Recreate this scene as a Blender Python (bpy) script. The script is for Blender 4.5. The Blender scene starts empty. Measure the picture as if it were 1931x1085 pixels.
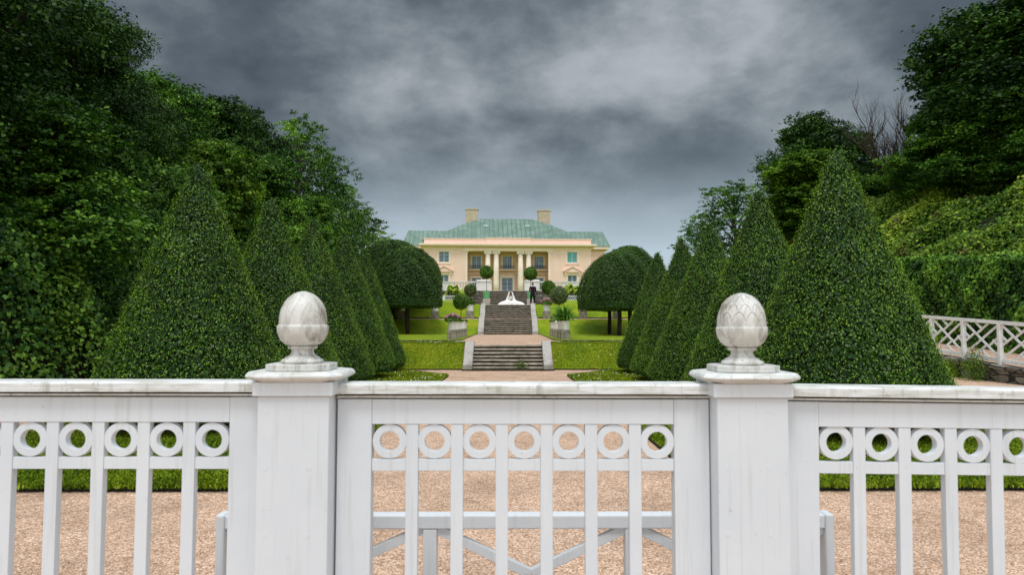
import bpy, bmesh, math, random
import numpy as np
from mathutils import Vector, Matrix
R = math.radians
random.seed(7)
rng = np.random.default_rng(11)
scene = bpy.context.scene
COL = scene.collection

# ------------------------------------------------------------------ camera
F = 1290.0
PITCH = math.atan(67.5 / F)
YAW = math.atan(7.5 / F)
EYE = 1.55
cam_d = bpy.data.cameras.new('camera')
cam = bpy.data.objects.new('camera', cam_d)
COL.objects.link(cam)
cam.location = (0, 0, EYE)
cam.rotation_euler = (math.pi / 2 + PITCH, 0, -YAW)
cam_d.sensor_width = 36
cam_d.lens = F * 36 / 1931
cam_d.clip_start = 0.05
cam_d.clip_end = 3000
cam_d.dof.use_dof = True
cam_d.dof.focus_distance = 26
cam_d.dof.aperture_fstop = 6.3
scene.camera = cam
_cr = Matrix.Rotation(-YAW, 3, 'Z') @ Matrix.Rotation(math.pi / 2 + PITCH, 3, 'X')


def at(px, py, y):
    """photo pixel + distance along the garden axis -> point in metres"""
    d = _cr @ Vector(((px - 965.5) / F, -(py - 542.5) / F, -1.0))
    k = y / d.y
    return Vector((d.x * k, y, EYE + d.z * k))


# ------------------------------------------------------------------ node helpers
def nn(t, typ, **kw):
    n = t.nodes.new(typ)
    for k, v in kw.items():
        if k in ('operation', 'blend_type', 'noise_dimensions', 'feature', 'distance', 'data_type', 'sky_type', 'attribute_name', 'vector_type', 'wave_type', 'bands_direction', 'offset', 'squash', 'noise_type'):
            setattr(n, k, v)
        else:
            n.inputs[k].default_value = v
    return n


def lk(t, a, b):
    t.links.new(a, b)


def ramp(t, src, stops, interp='LINEAR'):
    r = t.nodes.new('ShaderNodeValToRGB')
    r.color_ramp.interpolation = interp
    els = r.color_ramp.elements
    while len(els) < len(stops):
        els.new(0.5)
    for e, (p, c) in zip(els, stops):
        e.position = p
        e.color = (c[0], c[1], c[2], 1) if hasattr(c, '__len__') else (c, c, c, 1)
    lk(t, src, r.inputs['Fac'])
    return r.outputs['Color']


def math_(t, op, a, b=None, clamp=False):
    m = t.nodes.new('ShaderNodeMath')
    m.operation = op
    m.use_clamp = clamp
    for i, v in enumerate((a, b)):
        if v is None:
            continue
        if isinstance(v, (int, float)):
            m.inputs[i].default_value = v
        else:
            lk(t, v, m.inputs[i])
    return m.outputs[0]


def mixc(t, f, a, b, mode='MIX'):
    m = t.nodes.new('ShaderNodeMix')
    m.data_type = 'RGBA'
    m.blend_type = mode
    for s, v in ((m.inputs[0], f), (m.inputs[6], a), (m.inputs[7], b)):
        if isinstance(v, (int, float)):
            s.default_value = v if s.type == 'VALUE' else (v, v, v, 1)
        elif isinstance(v, tuple):
            s.default_value = (v[0], v[1], v[2], 1)
        else:
            lk(t, v, s)
    return m.outputs[2]


# ------------------------------------------------------------------ world: storm sky ahead, brighter cloud overhead and behind
world = bpy.data.worlds.new('World')
scene.world = world
world.use_nodes = True
t = world.node_tree
t.nodes.clear()
out = t.nodes.new('ShaderNodeOutputWorld')
bg = t.nodes.new('ShaderNodeBackground')
lk(t, bg.outputs[0], out.inputs[0])
SUN_EL, SUN_AZ = R(66), R(186)      # azimuth clockwise from +Y
sky = nn(t, 'ShaderNodeTexSky', sky_type='NISHITA')
sky.sun_disc = False
sky.sun_elevation = SUN_EL
sky.sun_rotation = SUN_AZ
tc = t.nodes.new('ShaderNodeTexCoord')
sx = t.nodes.new('ShaderNodeSeparateXYZ')
lk(t, tc.outputs['Generated'], sx.inputs[0])
X, Y, Z = sx.outputs
mp = t.nodes.new('ShaderNodeMapping')
mp.inputs['Location'].default_value = (2.7, 8.8, 3.9)
mp.inputs['Scale'].default_value = (1.0, 1.0, 1.75)
lk(t, tc.outputs['Generated'], mp.inputs[0])
n1 = nn(t, 'ShaderNodeTexNoise', Scale=3.9, Detail=8.0, Roughness=0.50, Distortion=0.15)
lk(t, mp.outputs[0], n1.inputs['Vector'])
n2 = nn(t, 'ShaderNodeTexNoise', Scale=9.5, Detail=8.0, Roughness=0.6, Distortion=0.3)
lk(t, mp.outputs[0], n2.inputs['Vector'])
n3 = nn(t, 'ShaderNodeTexNoise', Scale=21.0, Detail=8.0, Roughness=0.66, Distortion=0.2)
lk(t, mp.outputs[0], n3.inputs['Vector'])
cl = math_(t, 'ADD', math_(t, 'MULTIPLY', n1.outputs[0], 0.70), math_(t, 'MULTIPLY', n2.outputs[0], 0.19))
cl = math_(t, 'ADD', cl, math_(t, 'MULTIPLY', n3.outputs[0], 0.11))


cl = math_(t, 'ADD', math_(t, 'MULTIPLY', math_(t, 'SUBTRACT', cl, 0.5), 1.55), 0.485)


def lobe(px, py, w, amp):
    d = (at(px, py, 100) - Vector((0, 0, EYE))).normalized()
    dp = nn(t, 'ShaderNodeVectorMath', operation='DOT_PRODUCT')
    dp.inputs[1].default_value = d
    lk(t, tc.outputs['Generated'], dp.inputs[0])
    g = math_(t, 'EXPONENT', math_(t, 'DIVIDE', math_(t, 'SUBTRACT', dp.outputs['Value'], 1.0), w * w / 2))
    return math_(t, 'MULTIPLY', g, amp)


for a in ((1400, 120, 0.16, .06), (1120, 90, 0.12, .05), (1010, 250, 0.16, .02), (760, 150, .14, .03), (1250, 300, 0.10, -.06),
          (600, 60, 0.10, -.06), (1560, 110, 0.2, -.03), (480, 190, .2, -.035), (620, 200, .1, .02), (1450, 90, .1, .04), (1080, 370, .16, .03), (1700, 250, .15, -.05), (300, 60, .25, -.05), (1800, 60, .2, -.06), (1230, 290, .08, -.05), (900, 430, .1, .03), (760, 400, .08, .03), (700, 330, .12, .03)):
    cl = math_(t, 'ADD', cl, lobe(*a))
ccol = ramp(t, cl, [(0.26, (0.060, 0.075, 0.089)), (0.40, (0.098, 0.120, 0.138)), (0.50, (0.162, 0.190, 0.210)), (0.60, (0.252, 0.283, 0.304)), (0.72, (0.38, 0.405, 0.435)), (0.95, (0.52, 0.545, 0.57))])
# paler, bluer band low over the horizon
hz = math_(t, 'SUBTRACT', 1.0, math_(t, 'DIVIDE', math_(t, 'SUBTRACT', Z, 0.10), 0.18), True)
hz = math_(t, 'POWER', hz, 1.7)
ccol = mixc(t, math_(t, 'MULTIPLY', hz, 0.92), ccol, (0.50, 0.61, 0.69))
ccol = mixc(t, 0.008, ccol, sky.outputs[0], 'ADD')
s = math_(t, 'ADD', math_(t, 'MULTIPLY', Y, -0.36), math_(t, 'MULTIPLY', Z, 0.93))
g = math_(t, 'DIVIDE', math_(t, 'SUBTRACT', s, 0.13), 0.55, True)
ccol = mixc(t, g, ccol, (1.12, 1.20, 1.30))
lk(t, ccol, bg.inputs[0])
bg.inputs[1].default_value = 1.0

sun_d = bpy.data.lights.new('sun', 'SUN')
sun_d.energy = 1.65
sun_d.angle = R(16)
sun_d.color = (1, .97, .92)
sun = bpy.data.objects.new('sun', sun_d)
COL.objects.link(sun)
sd = Vector((math.sin(SUN_AZ) * math.cos(SUN_EL), math.cos(SUN_AZ) * math.cos(SUN_EL), math.sin(SUN_EL)))
sun.rotation_euler = sd.to_track_quat('Z', 'Y').to_euler()
scene.view_settings.view_transform = 'Standard'
scene.view_settings.look = 'None'
scene.view_settings.exposure = 0.0
scene.view_settings.gamma = 1.0
scene.render.engine = 'CYCLES'
scene.cycles.max_bounces = 6
scene.cycles.transparent_max_bounces = 6


# ------------------------------------------------------------------ materials
def mat(name):
    m = bpy.data.materials.new(name)
    m.use_nodes = True
    t = m.node_tree
    b = t.nodes['Principled BSDF']
    tc = t.nodes.new('ShaderNodeTexCoord')
    return m, t, b, tc


def noise(t, tc, scale, detail=5.0, rough=0.55, src='Object', stretch=None, dist=0.0):
    n = nn(t, 'ShaderNodeTexNoise', Scale=scale, Detail=detail, Roughness=rough, Distortion=dist)
    v = tc.outputs[src]
    if src == 'World':
        pass
    if stretch:
        mp = t.nodes.new('ShaderNodeMapping')
        mp.inputs['Scale'].default_value = stretch
        lk(t, v, mp.inputs[0])
        v = mp.outputs[0]
    lk(t, v, n.inputs['Vector'])
    return n.outputs[0]


def bump(t, b, h, strength, dist):
    bp = nn(t, 'ShaderNodeBump', Strength=strength, Distance=dist)
    lk(t, h, bp.inputs['Height'])
    lk(t, bp.outputs[0], b.inputs['Normal'])


def simple(name, c, rough=0.7, var=0.15, scale=6.0, bmp=0.2, bd=0.01, metal=0.0, spec=0.4):
    m, t, b, tc = mat(name)
    n = noise(t, tc, scale)
    lo = tuple(v * (1 - var) for v in c)
    hi = tuple(min(1, v * (1 + var)) for v in c)
    lk(t, ramp(t, n, [(0.3, lo), (0.7, hi)]), b.inputs['Base Color'])
    b.inputs['Roughness'].default_value = rough
    b.inputs['Metallic'].default_value = metal
    b.inputs['Specular IOR Level'].default_value = spec
    if bmp:
        bump(t, b, n, bmp, bd)
    return m


NOBOOST = ('pink_petals', 'lime_leaves', 'shrub_leaves', 'grass_blades', 'front_grass_blades')


def leafmat(name, dark, mid, light, trans=0.22, rough=0.42, patch=0.5, spec=0.45, brown=None):
    soft = name in ('hornbeam_leaves', 'clipped_linden_leaves')
    m, t, b, tc = mat(name)
    at_ = nn(t, 'ShaderNodeAttribute', attribute_name='rnd')
    geo = t.nodes.new('ShaderNodeNewGeometry')
    nz = nn(t, 'ShaderNodeTexNoise', Scale=patch, Detail=3.0)
    lk(t, geo.outputs['Position'], nz.inputs['Vector'])
    v = math_(t, 'ADD', math_(t, 'MULTIPLY', at_.outputs['Fac'], 0.6), math_(t, 'MULTIPLY', nz.outputs[0], 0.6))
    v = math_(t, 'SUBTRACT', v, 0.1)
    GK = {'dark_tree_leaves': 2.2, 'green_tree_leaves': 2.5, 'fresh_tree_leaves': 1.6, 'ivy_leaves': 1.8, 'hedge_leaves': 2.2}.get(name, 1.5)
    dark, mid, light = [(c_[0] * GK, c_[1] * GK, c_[2] * GK * .8) if name not in NOBOOST else c_ for c_ in (dark, mid, light)]
    dark = tuple(v * (.9 if soft else .55) for v in dark)
    light = tuple(v * 1.25 for v in light)
    stops = [(0.2, dark), (0.62, mid), (1.0, light)] if soft else [(0.24, dark), (0.5, tuple(v * .85 for v in mid)), (0.78, light)]
    c = ramp(t, v, stops)
    if brown:
        nb = nn(t, 'ShaderNodeTexNoise', Scale=brown[1], Detail=4.0, Roughness=0.7)
        lk(t, geo.outputs['Position'], nb.inputs['Vector'])
        c = mixc(t, ramp(t, nb.outputs[0], [(brown[2], 0.0), (brown[2] + .08, 0.8)]), c, brown[0])
    lk(t, c, b.inputs['Base Color'])
    b.inputs['Roughness'].default_value = rough
    b.inputs['Specular IOR Level'].default_value = spec * .5
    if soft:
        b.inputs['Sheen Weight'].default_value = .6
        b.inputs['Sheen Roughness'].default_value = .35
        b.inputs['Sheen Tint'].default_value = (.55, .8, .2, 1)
    tr = t.nodes.new('ShaderNodeBsdfTranslucent')
    lk(t, mixc(t, 1.0, c, (1.0, 1.15, 0.5), 'MULTIPLY'), tr.inputs[0])
    ms = t.nodes.new('ShaderNodeMixShader')
    ms.inputs[0].default_value = trans
    lk(t, b.outputs[0], ms.inputs[1])
    lk(t, tr.outputs[0], ms.inputs[2])
    lk(t, ms.outputs[0], t.nodes['Material Output'].inputs[0])
    return m


M = {}


def make_materials():
    # white painted timber, weathered
    m, t, b, tc = mat('white_paint')
    geo = t.nodes.new('ShaderNodeNewGeometry')
    n = nn(t, 'ShaderNodeTexNoise', Scale=3.0, Detail=6.0, Roughness=.6)
    lk(t, geo.outputs['Position'], n.inputs['Vector'])
    mp = t.nodes.new('ShaderNodeMapping')
    mp.inputs['Scale'].default_value = (55, 55, 2.2)
    lk(t, geo.outputs['Position'], mp.inputs[0])
    g = nn(t, 'ShaderNodeTexNoise', Scale=1.0, Detail=5.0, Roughness=.6)
    lk(t, mp.outputs[0], g.inputs['Vector'])
    c = ramp(t, n.outputs[0], [(0.3, (0.655, 0.70, 0.745)), (0.7, (0.73, 0.765, 0.80))])
    c = mixc(t, ramp(t, g.outputs[0], [(0.54, 0.0), (0.76, 0.34)]), c, (0.42, 0.42, 0.36))
    sp = nn(t, 'ShaderNodeTexNoise', Scale=34.0, Detail=3.0, Roughness=.7)
    lk(t, geo.outputs['Position'], sp.inputs['Vector'])
    c = mixc(t, ramp(t, sp.outputs[0], [(0.70, 0.0), (0.76, 0.45)]), c, (0.35, 0.33, 0.25))
    lk(t, c, b.inputs['Base Color'])
    b.inputs['Roughness'].default_value = 0.5
    b.inputs['Specular IOR Level'].default_value = 0.3
    bump(t, b, g.outputs[0], 0.5, 0.002)
    M['paint'] = m
    # same paint on the top rails: algae and black mould along the arris
    m, t, b, tc = mat('weathered_rail_paint')
    geo = t.nodes.new('ShaderNodeNewGeometry')
    n = nn(t, 'ShaderNodeTexNoise', Scale=5.0, Detail=8.0, Roughness=.68)
    mp = t.nodes.new('ShaderNodeMapping')
    mp.inputs['Scale'].default_value = (1.3, 6.0, 14.0)
    lk(t, geo.outputs['Position'], mp.inputs[0])
    lk(t, mp.outputs[0], n.inputs['Vector'])
    st = nn(t, 'ShaderNodeTexNoise', Scale=1.0, Detail=4.0, Roughness=.6)
    mp2 = t.nodes.new('ShaderNodeMapping')
    mp2.inputs['Scale'].default_value = (38.0, 38.0, 5.0)
    lk(t, geo.outputs['Position'], mp2.inputs[0])
    lk(t, mp2.outputs[0], st.inputs['Vector'])
    c = mixc(t, ramp(t, n.outputs[0], [(0.40, 0.0), (0.62, 0.72)]), (0.78, 0.80, 0.81), (0.40, 0.40, 0.31))
    c = mixc(t, ramp(t, st.outputs[0], [(0.56, 0.0), (0.74, 0.6)]), c, (0.26, 0.25, 0.19))
    n3 = nn(t, 'ShaderNodeTexNoise', Scale=14.0, Detail=8.0, Roughness=.75)
    lk(t, geo.outputs['Position'], n3.inputs['Vector'])
    c = mixc(t, ramp(t, n3.outputs[0], [(0.58, 0.0), (0.68, 0.75)]), c, (0.16, 0.15, 0.11))
    lk(t, c, b.inputs['Base Color'])
    b.inputs['Roughness'].default_value = 0.55
    bump(t, b, n3.outputs[0], 0.3, 0.003)
    M['rail'] = m
    M['gapshade'] = simple('gap_shade_black', (0.03, 0.03, 0.022), .9, .5, 30, 0)  # near-black colour that paints the shade in the gap under the cap rail
    # stained marble
    m, t, b, tc = mat('stained_marble')
    n = noise(t, tc, 9.0, 8.0, .65, stretch=(1, 1, .45))
    v = noise(t, tc, 13.0, 8.0, .7, stretch=(1.2, 1.2, .28), dist=0.6)
    w = noise(t, tc, 26.0, 6.0, .7)
    c = ramp(t, n, [(0.3, (0.44, 0.43, 0.39)), (0.52, (0.64, 0.635, 0.60)), (0.75, (0.76, 0.76, 0.74))])
    c = mixc(t, ramp(t, v, [(0.49, 0.0), (0.66, 0.85)]), c, (0.22, 0.19, 0.14))
    c = mixc(t, ramp(t, w, [(0.60, 0.0), (0.69, 0.8)]), c, (0.13, 0.12, 0.10))
    lk(t, c, b.inputs['Base Color'])
    b.inputs['Roughness'].default_value = 0.6
    bump(t, b, w, 0.35, 0.003)
    M['marble'] = m
    # gravel
    m, t, b, tc = mat('pink_gravel')
    geo = t.nodes.new('ShaderNodeNewGeometry')
    vo = nn(t, 'ShaderNodeTexVoronoi', Scale=105.0)
    lk(t, geo.outputs['Position'], vo.inputs['Vector'])
    hs = t.nodes.new('ShaderNodeSeparateColor')
    lk(t, vo.outputs['Color'], hs.inputs[0])
    c = ramp(t, hs.outputs[0], [(0.0, (0.19, 0.115, 0.075)), (0.25, (0.42, 0.27, 0.18)), (0.62, (0.66, 0.44, 0.305)), (0.9, (0.80, 0.60, 0.46)), (1.0, (0.88, 0.78, 0.70))])
    big = nn(t, 'ShaderNodeTexNoise', Scale=1.3, Detail=8.0, Roughness=.65)
    lk(t, geo.outputs['Position'], big.inputs['Vector'])
    c = mixc(t, 1.0, c, ramp(t, big.outputs[0], [(0.3, (0.74, 0.70, 0.66)), (0.5, (1.0, .98, .96)), (0.7, (1.15, 1.13, 1.11))]), 'MULTIPLY')
    cl = nn(t, 'ShaderNodeTexNoise', Scale=11.0, Detail=5.0, Roughness=.7)
    lk(t, geo.outputs['Position'], cl.inputs['Vector'])
    c = mixc(t, ramp(t, cl.outputs[0], [(0.50, 0.0), (0.66, 0.5)]), c, (0.27, 0.17, 0.10))
    lk(t, c, b.inputs['Base Color'])
    b.inputs['Roughness'].default_value = 0.9
    b.inputs['Specular IOR Level'].default_value = 0.15
    hh = math_(t, 'SUBTRACT', math_(t, 'MULTIPLY', hs.outputs[1], 0.6), vo.outputs['Distance'])
    bump(t, b, hh, 0.6, 0.008)
    M['gravel'] = m
    # lawn
    m, t, b, tc = mat('lawn_grass')
    geo = t.nodes.new('ShaderNodeNewGeometry')
    n1 = nn(t, 'ShaderNodeTexNoise', Scale=0.8, Detail=8.0, Roughness=.7)
    n2 = nn(t, 'ShaderNodeTexNoise', Scale=16.0, Detail=6.0, Roughness=.75)
    n3 = nn(t, 'ShaderNodeTexNoise', Scale=70.0, Detail=3.0, Roughness=.7)
    for q in (n1, n2, n3):
        lk(t, geo.outputs['Position'], q.inputs['Vector'])
    c = ramp(t, n1.outputs[0], [(0.34, (0.13, 0.235, 0.008)), (0.5, (0.225, 0.32, 0.010)), (0.66, (0.36, 0.37, 0.018))])
    c = mixc(t, 1.0, c, ramp(t, n2.outputs[0], [(0.3, 0.62), (0.5, 0.98), (0.7, 1.3)]), 'MULTIPLY')
    c = mixc(t, 1.0, c, ramp(t, n3.outputs[0], [(0.3, 0.7), (0.7, 1.28)]), 'MULTIPLY')
    lk(t, c, b.inputs['Base Color'])
    b.inputs['Roughness'].default_value = 0.8
    b.inputs['Specular IOR Level'].default_value = 0.15
    bump(t, b, math_(t, 'ADD', n2.outputs[0], n3.outputs[0]), 0.8, 0.04)
    M['lawn'] = m
    M['blade'] = leafmat('grass_blades', (0.13, 0.215, 0.008), (0.22, 0.30, 0.012), (0.36, 0.40, 0.03), 0.3, .5, 1.2, .25)
    M['blade2'] = leafmat('front_grass_blades', (0.08, 0.16, 0.008), (0.17, 0.27, 0.012), (0.30, 0.37, 0.025), 0.3, .5, 1.2, .25)
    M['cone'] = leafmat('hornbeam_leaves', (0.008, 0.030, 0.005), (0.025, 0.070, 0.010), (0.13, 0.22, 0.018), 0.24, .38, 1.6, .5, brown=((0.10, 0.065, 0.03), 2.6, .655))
    M['dome'] = leafmat('clipped_linden_leaves', (0.008, 0.028, 0.006), (0.022, 0.060, 0.010), (0.055, 0.11, 0.015), 0.14, .4, 1.2, .45, brown=((0.13, 0.07, 0.03), 1.0, .68))
    M['tree_dark'] = leafmat('dark_tree_leaves', (0.006, 0.020, 0.005), (0.016, 0.042, 0.008), (0.040, 0.085, 0.014), 0.15, .5, .5, .35)
    M['tree_mid'] = leafmat('green_tree_leaves', (0.009, 0.034, 0.006), (0.026, 0.070, 0.010), (0.080, 0.145, 0.018), 0.2, .5, .6, .35)
    M['tree_light'] = leafmat('fresh_tree_leaves', (0.022, 0.062, 0.008), (0.055, 0.125, 0.014), (0.14, 0.21, 0.028), 0.3, .5, .6, .3)
    M['bank_l'] = leafmat('ivy_leaves', (0.008, 0.032, 0.006), (0.024, 0.076, 0.010), (0.10, 0.17, 0.022), 0.18, .42, .9, .4)
    M['bank_r'] = leafmat('shrub_leaves', (0.028, 0.085, 0.008), (0.095, 0.205, 0.014), (0.27, 0.35, 0.03), 0.2, .5, .45, .3, brown=((0.10, 0.055, 0.02), .55, .56))
    M['hedge'] = leafmat('hedge_leaves', (0.010, 0.036, 0.006), (0.030, 0.080, 0.010), (0.085, 0.155, 0.018), 0.15, .42, .8, .4)
    M['hosta'] = leafmat('lime_leaves', (0.14, 0.28, 0.01), (0.36, 0.52, 0.03), (0.68, 0.74, 0.14), 0.25, .5, 2., .3)
    M['ball'] = leafmat('ball_tree_leaves', (0.016, 0.050, 0.006), (0.050, 0.12, 0.012), (0.12, 0.22, 0.03), 0.2, .45, 2.0, .4)
    M['greyball'] = leafmat('grey_green_leaves', (0.035, 0.060, 0.030), (0.085, 0.13, 0.055), (0.16, 0.21, 0.09), 0.15, .6, 2.0, .3)
    M['strap'] = leafmat('strap_leaves', (0.02, 0.075, 0.01), (0.06, 0.17, 0.02), (0.14, 0.28, 0.05), 0.2, .4, 2.0, .5)
    M['pink'] = leafmat('pink_petals', (0.34, 0.09, 0.17), (0.60, 0.22, 0.35), (0.75, 0.48, 0.50), 0.2, .6, 3.0, .3)
    M['ivory'] = simple('ivory_petals', (0.70, 0.72, 0.45), .6, .2, 30)
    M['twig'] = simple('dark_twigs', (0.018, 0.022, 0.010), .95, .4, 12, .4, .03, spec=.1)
    M['bark'] = simple('bark', (0.055, 0.042, 0.030), .9, .5, 9, .8, .03, spec=.15)
    M['greybark'] = simple('grey_bark', (0.10, 0.09, 0.075), .9, .4, 9, .6, .02, spec=.15)
    # granite cheek blocks
    m, t, b, tc = mat('pale_granite')
    br = nn(t, 'ShaderNodeTexNoise', Scale=30.0, Detail=6.0, Roughness=.75)
    bl = nn(t, 'ShaderNodeTexNoise', Scale=2.2, Detail=5.0)
    lk(t, tc.outputs['Object'], br.inputs['Vector'])
    lk(t, tc.outputs['Object'], bl.inputs['Vector'])
    c = ramp(t, br.outputs[0], [(0.3, (0.19, 0.175, 0.15)), (0.5, (0.42, 0.40, 0.36)), (0.7, (0.60, 0.58, 0.54))])
    c = mixc(t, ramp(t, bl.outputs[0], [(0.5, 0.0), (0.72, 0.6)]), c, (0.19, 0.17, 0.12))
    lk(t, c, b.inputs['Base Color'])
    b.inputs['Roughness'].default_value = .85
    bump(t, b, br.outputs[0], .6, .012)
    M['granite'] = m
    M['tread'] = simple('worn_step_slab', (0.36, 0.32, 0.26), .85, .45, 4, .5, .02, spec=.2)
    M['riser'] = simple('mossy_shaded_riser', (0.050, 0.042, 0.026), .95, .7, 7, .8, .03, spec=.1)  # moss brown, darkened further to paint the shade under the nosings
    M['pedestal'] = simple('lichen_stone_block', (0.26, 0.235, 0.18), .9, .45, 5, .6, .02, spec=.2)
    # dry stone walls
    m, t, b, tc = mat('dry_stone')
    mp = t.nodes.new('ShaderNodeMapping')
    mp.inputs['Scale'].default_value = (1.9, 1.9, 5.2)
    lk(t, tc.outputs['Object'], mp.inputs[0])
    vo = nn(t, 'ShaderNodeTexVoronoi', Scale=1.0, Randomness=.85)
    ve = nn(t, 'ShaderNodeTexVoronoi', feature='DISTANCE_TO_EDGE', Scale=1.0, Randomness=.85)
    lk(t, mp.outputs[0], vo.inputs['Vector'])
    lk(t, mp.outputs[0], ve.inputs['Vector'])
    hs = t.nodes.new('ShaderNodeSeparateColor')
    lk(t, vo.outputs['Color'], hs.inputs[0])
    c = ramp(t, hs.outputs[0], [(0, (0.09, 0.08, 0.065)), (0.5, (0.17, 0.155, 0.125)), (1, (0.27, 0.25, 0.21))])
    nz = noise(t, tc, 9, 6, .7)
    c = mixc(t, 1.0, c, ramp(t, nz, [(.3, .55), (.7, 1.3)]), 'MULTIPLY')
    c = mixc(t, ramp(t, ve.outputs['Distance'], [(0.02, 1.0), (0.09, 0.0)]), c, (0.015, 0.014, 0.010))
    lk(t, c, b.inputs['Base Color'])
    b.inputs['Roughness'].default_value = .92
    bump(t, b, math_(t, 'ADD', math_(t, 'MINIMUM', ve.outputs['Distance'], 0.15), math_(t, 'MULTIPLY', nz, .15)), 1.0, .12)
    M['drystone'] = m
    M['whitewood'] = simple('aged_white_wood', (0.84, 0.85, 0.84), .6, .14, 7, .2, .01)
    M['potwhite'] = simple('white_glazed_pot', (0.88, 0.88, 0.87), .35, .06, 6, .05, .005)
    M['tub'] = simple('green_tub_paint', (0.13, 0.42, 0.17), .5, .12, 6, .1, .01)
    M['soil'] = simple('dark_soil', (0.02, 0.022, 0.015), .95, .4, 20, .5, .02)
    # castle
    m, t, b, tc = mat('peach_render')
    n = noise(t, tc, .5, 8, .65)
    v = noise(t, tc, 1.0, 5, .6, stretch=(1.6, 1.6, .18))
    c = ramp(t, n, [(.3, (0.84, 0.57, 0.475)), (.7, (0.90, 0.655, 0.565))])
    c = mixc(t, ramp(t, v, [(.52, 0.0), (.75, .35)]), c, (0.68, 0.48, 0.31))
    # fine board joints of the timber cladding
    mp = t.nodes.new('ShaderNodeMapping')
    mp.inputs['Scale'].default_value = (0, 0, 3.2)
    lk(t, tc.outputs['Object'], mp.inputs[0])
    sz = t.nodes.new('ShaderNodeSeparateXYZ')
    lk(t, mp.outputs[0], sz.inputs[0])
    fr = math_(t, 'FRACT', sz.outputs[2])
    c = mixc(t, ramp(t, fr, [(0.0, .35), (.07, 0.0)]), c, (0.6, 0.42, 0.28))
    lk(t, c, b.inputs['Base Color'])
    b.inputs['Roughness'].default_value = .8
    M['peach'] = m
    M['trimpeach'] = simple('pale_peach_trim', (0.88, 0.70, 0.57), .75, .08, 2.0, .1, .02)
    M['shadedpeach'] = simple('shaded_peach_wall', (0.66, 0.44, 0.28), .85, .1, 1.5, .1, .02)  # peach darkened to paint the shade in the portico and under the cornice
    M['column'] = simple('cream_column', (0.86, 0.73, 0.62), .7, .08, 1.0, .1, .02)
    m, t, b, tc = mat('verdigris_copper')
    n = noise(t, tc, .7, 8, .7)
    v = noise(t, tc, 1.0, 6, .7, stretch=(3.0, .25, .25))
    c = ramp(t, n, [(.28, (0.075, 0.14, 0.11)), (.5, (0.13, 0.215, 0.17)), (.72, (0.23, 0.32, 0.265))])
    c = mixc(t, ramp(t, v, [(.5, 0.0), (.7, .6)]), c, (0.10, 0.17, 0.13))
    sxyz = t.nodes.new('ShaderNodeSeparateXYZ')
    lk(t, tc.outputs['Object'], sxyz.inputs[0])
    fr = math_(t, 'FRACT', math_(t, 'MULTIPLY', sxyz.outputs[0], 1.25))
    c = mixc(t, ramp(t, fr, [(0.0, .8), (.12, .8), (.18, 0.0)]), c, (0.05, 0.11, 0.085))
    lk(t, c, b.inputs['Base Color'])
    b.inputs['Roughness'].default_value = .6
    M['copper'] = m
    M['glass'] = simple('window_glass', (0.10, 0.15, 0.20), .12, .35, .9, 0, spec=.8)
    M['glassteal'] = simple('teal_blind_glass', (0.10, 0.42, 0.42), .3, .2, .9, 0, spec=.6)
    M['sash'] = simple('pale_blue_sash', (0.50, 0.58, 0.66), .6, .06, 3, 0)
    M['iron'] = simple('black_iron', (0.03, 0.03, 0.035), .5, .1, 4, 0)
    M['balus'] = simple('white_balustrade_paint', (0.82, 0.79, 0.76), .7, .12, 1.5, .1, .01)
    M['chim'] = simple('chimney_render', (0.52, 0.42, 0.31), .9, .15, 2.5, .2, .02)
    M['skin'] = simple('skin', (0.52, 0.31, 0.22), .5, .05, 10, 0)
    M['suit'] = simple('black_suit_cloth', (0.008, 0.008, 0.013), .8, .2, 20, 0, spec=.2)
    M['trouser'] = simple('charcoal_trouser_cloth', (0.012, 0.012, 0.014), .8, .2, 20, 0, spec=.2)
    M['shirt'] = simple('white_shirt', (0.75, 0.75, 0.75), .7, .04, 20, 0)
    M['hair'] = simple('dark_hair', (0.025, 0.016, 0.010), .5, .2, 30, 0)
    M['tulle'] = simple('ivory_tulle', (0.86, 0.85, 0.83), .8, .05, 9, .4, .02)
    M['daisy'] = simple('daisy_petals', (0.8, 0.8, 0.75), .6, .05, 9, 0)


make_materials()


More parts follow.
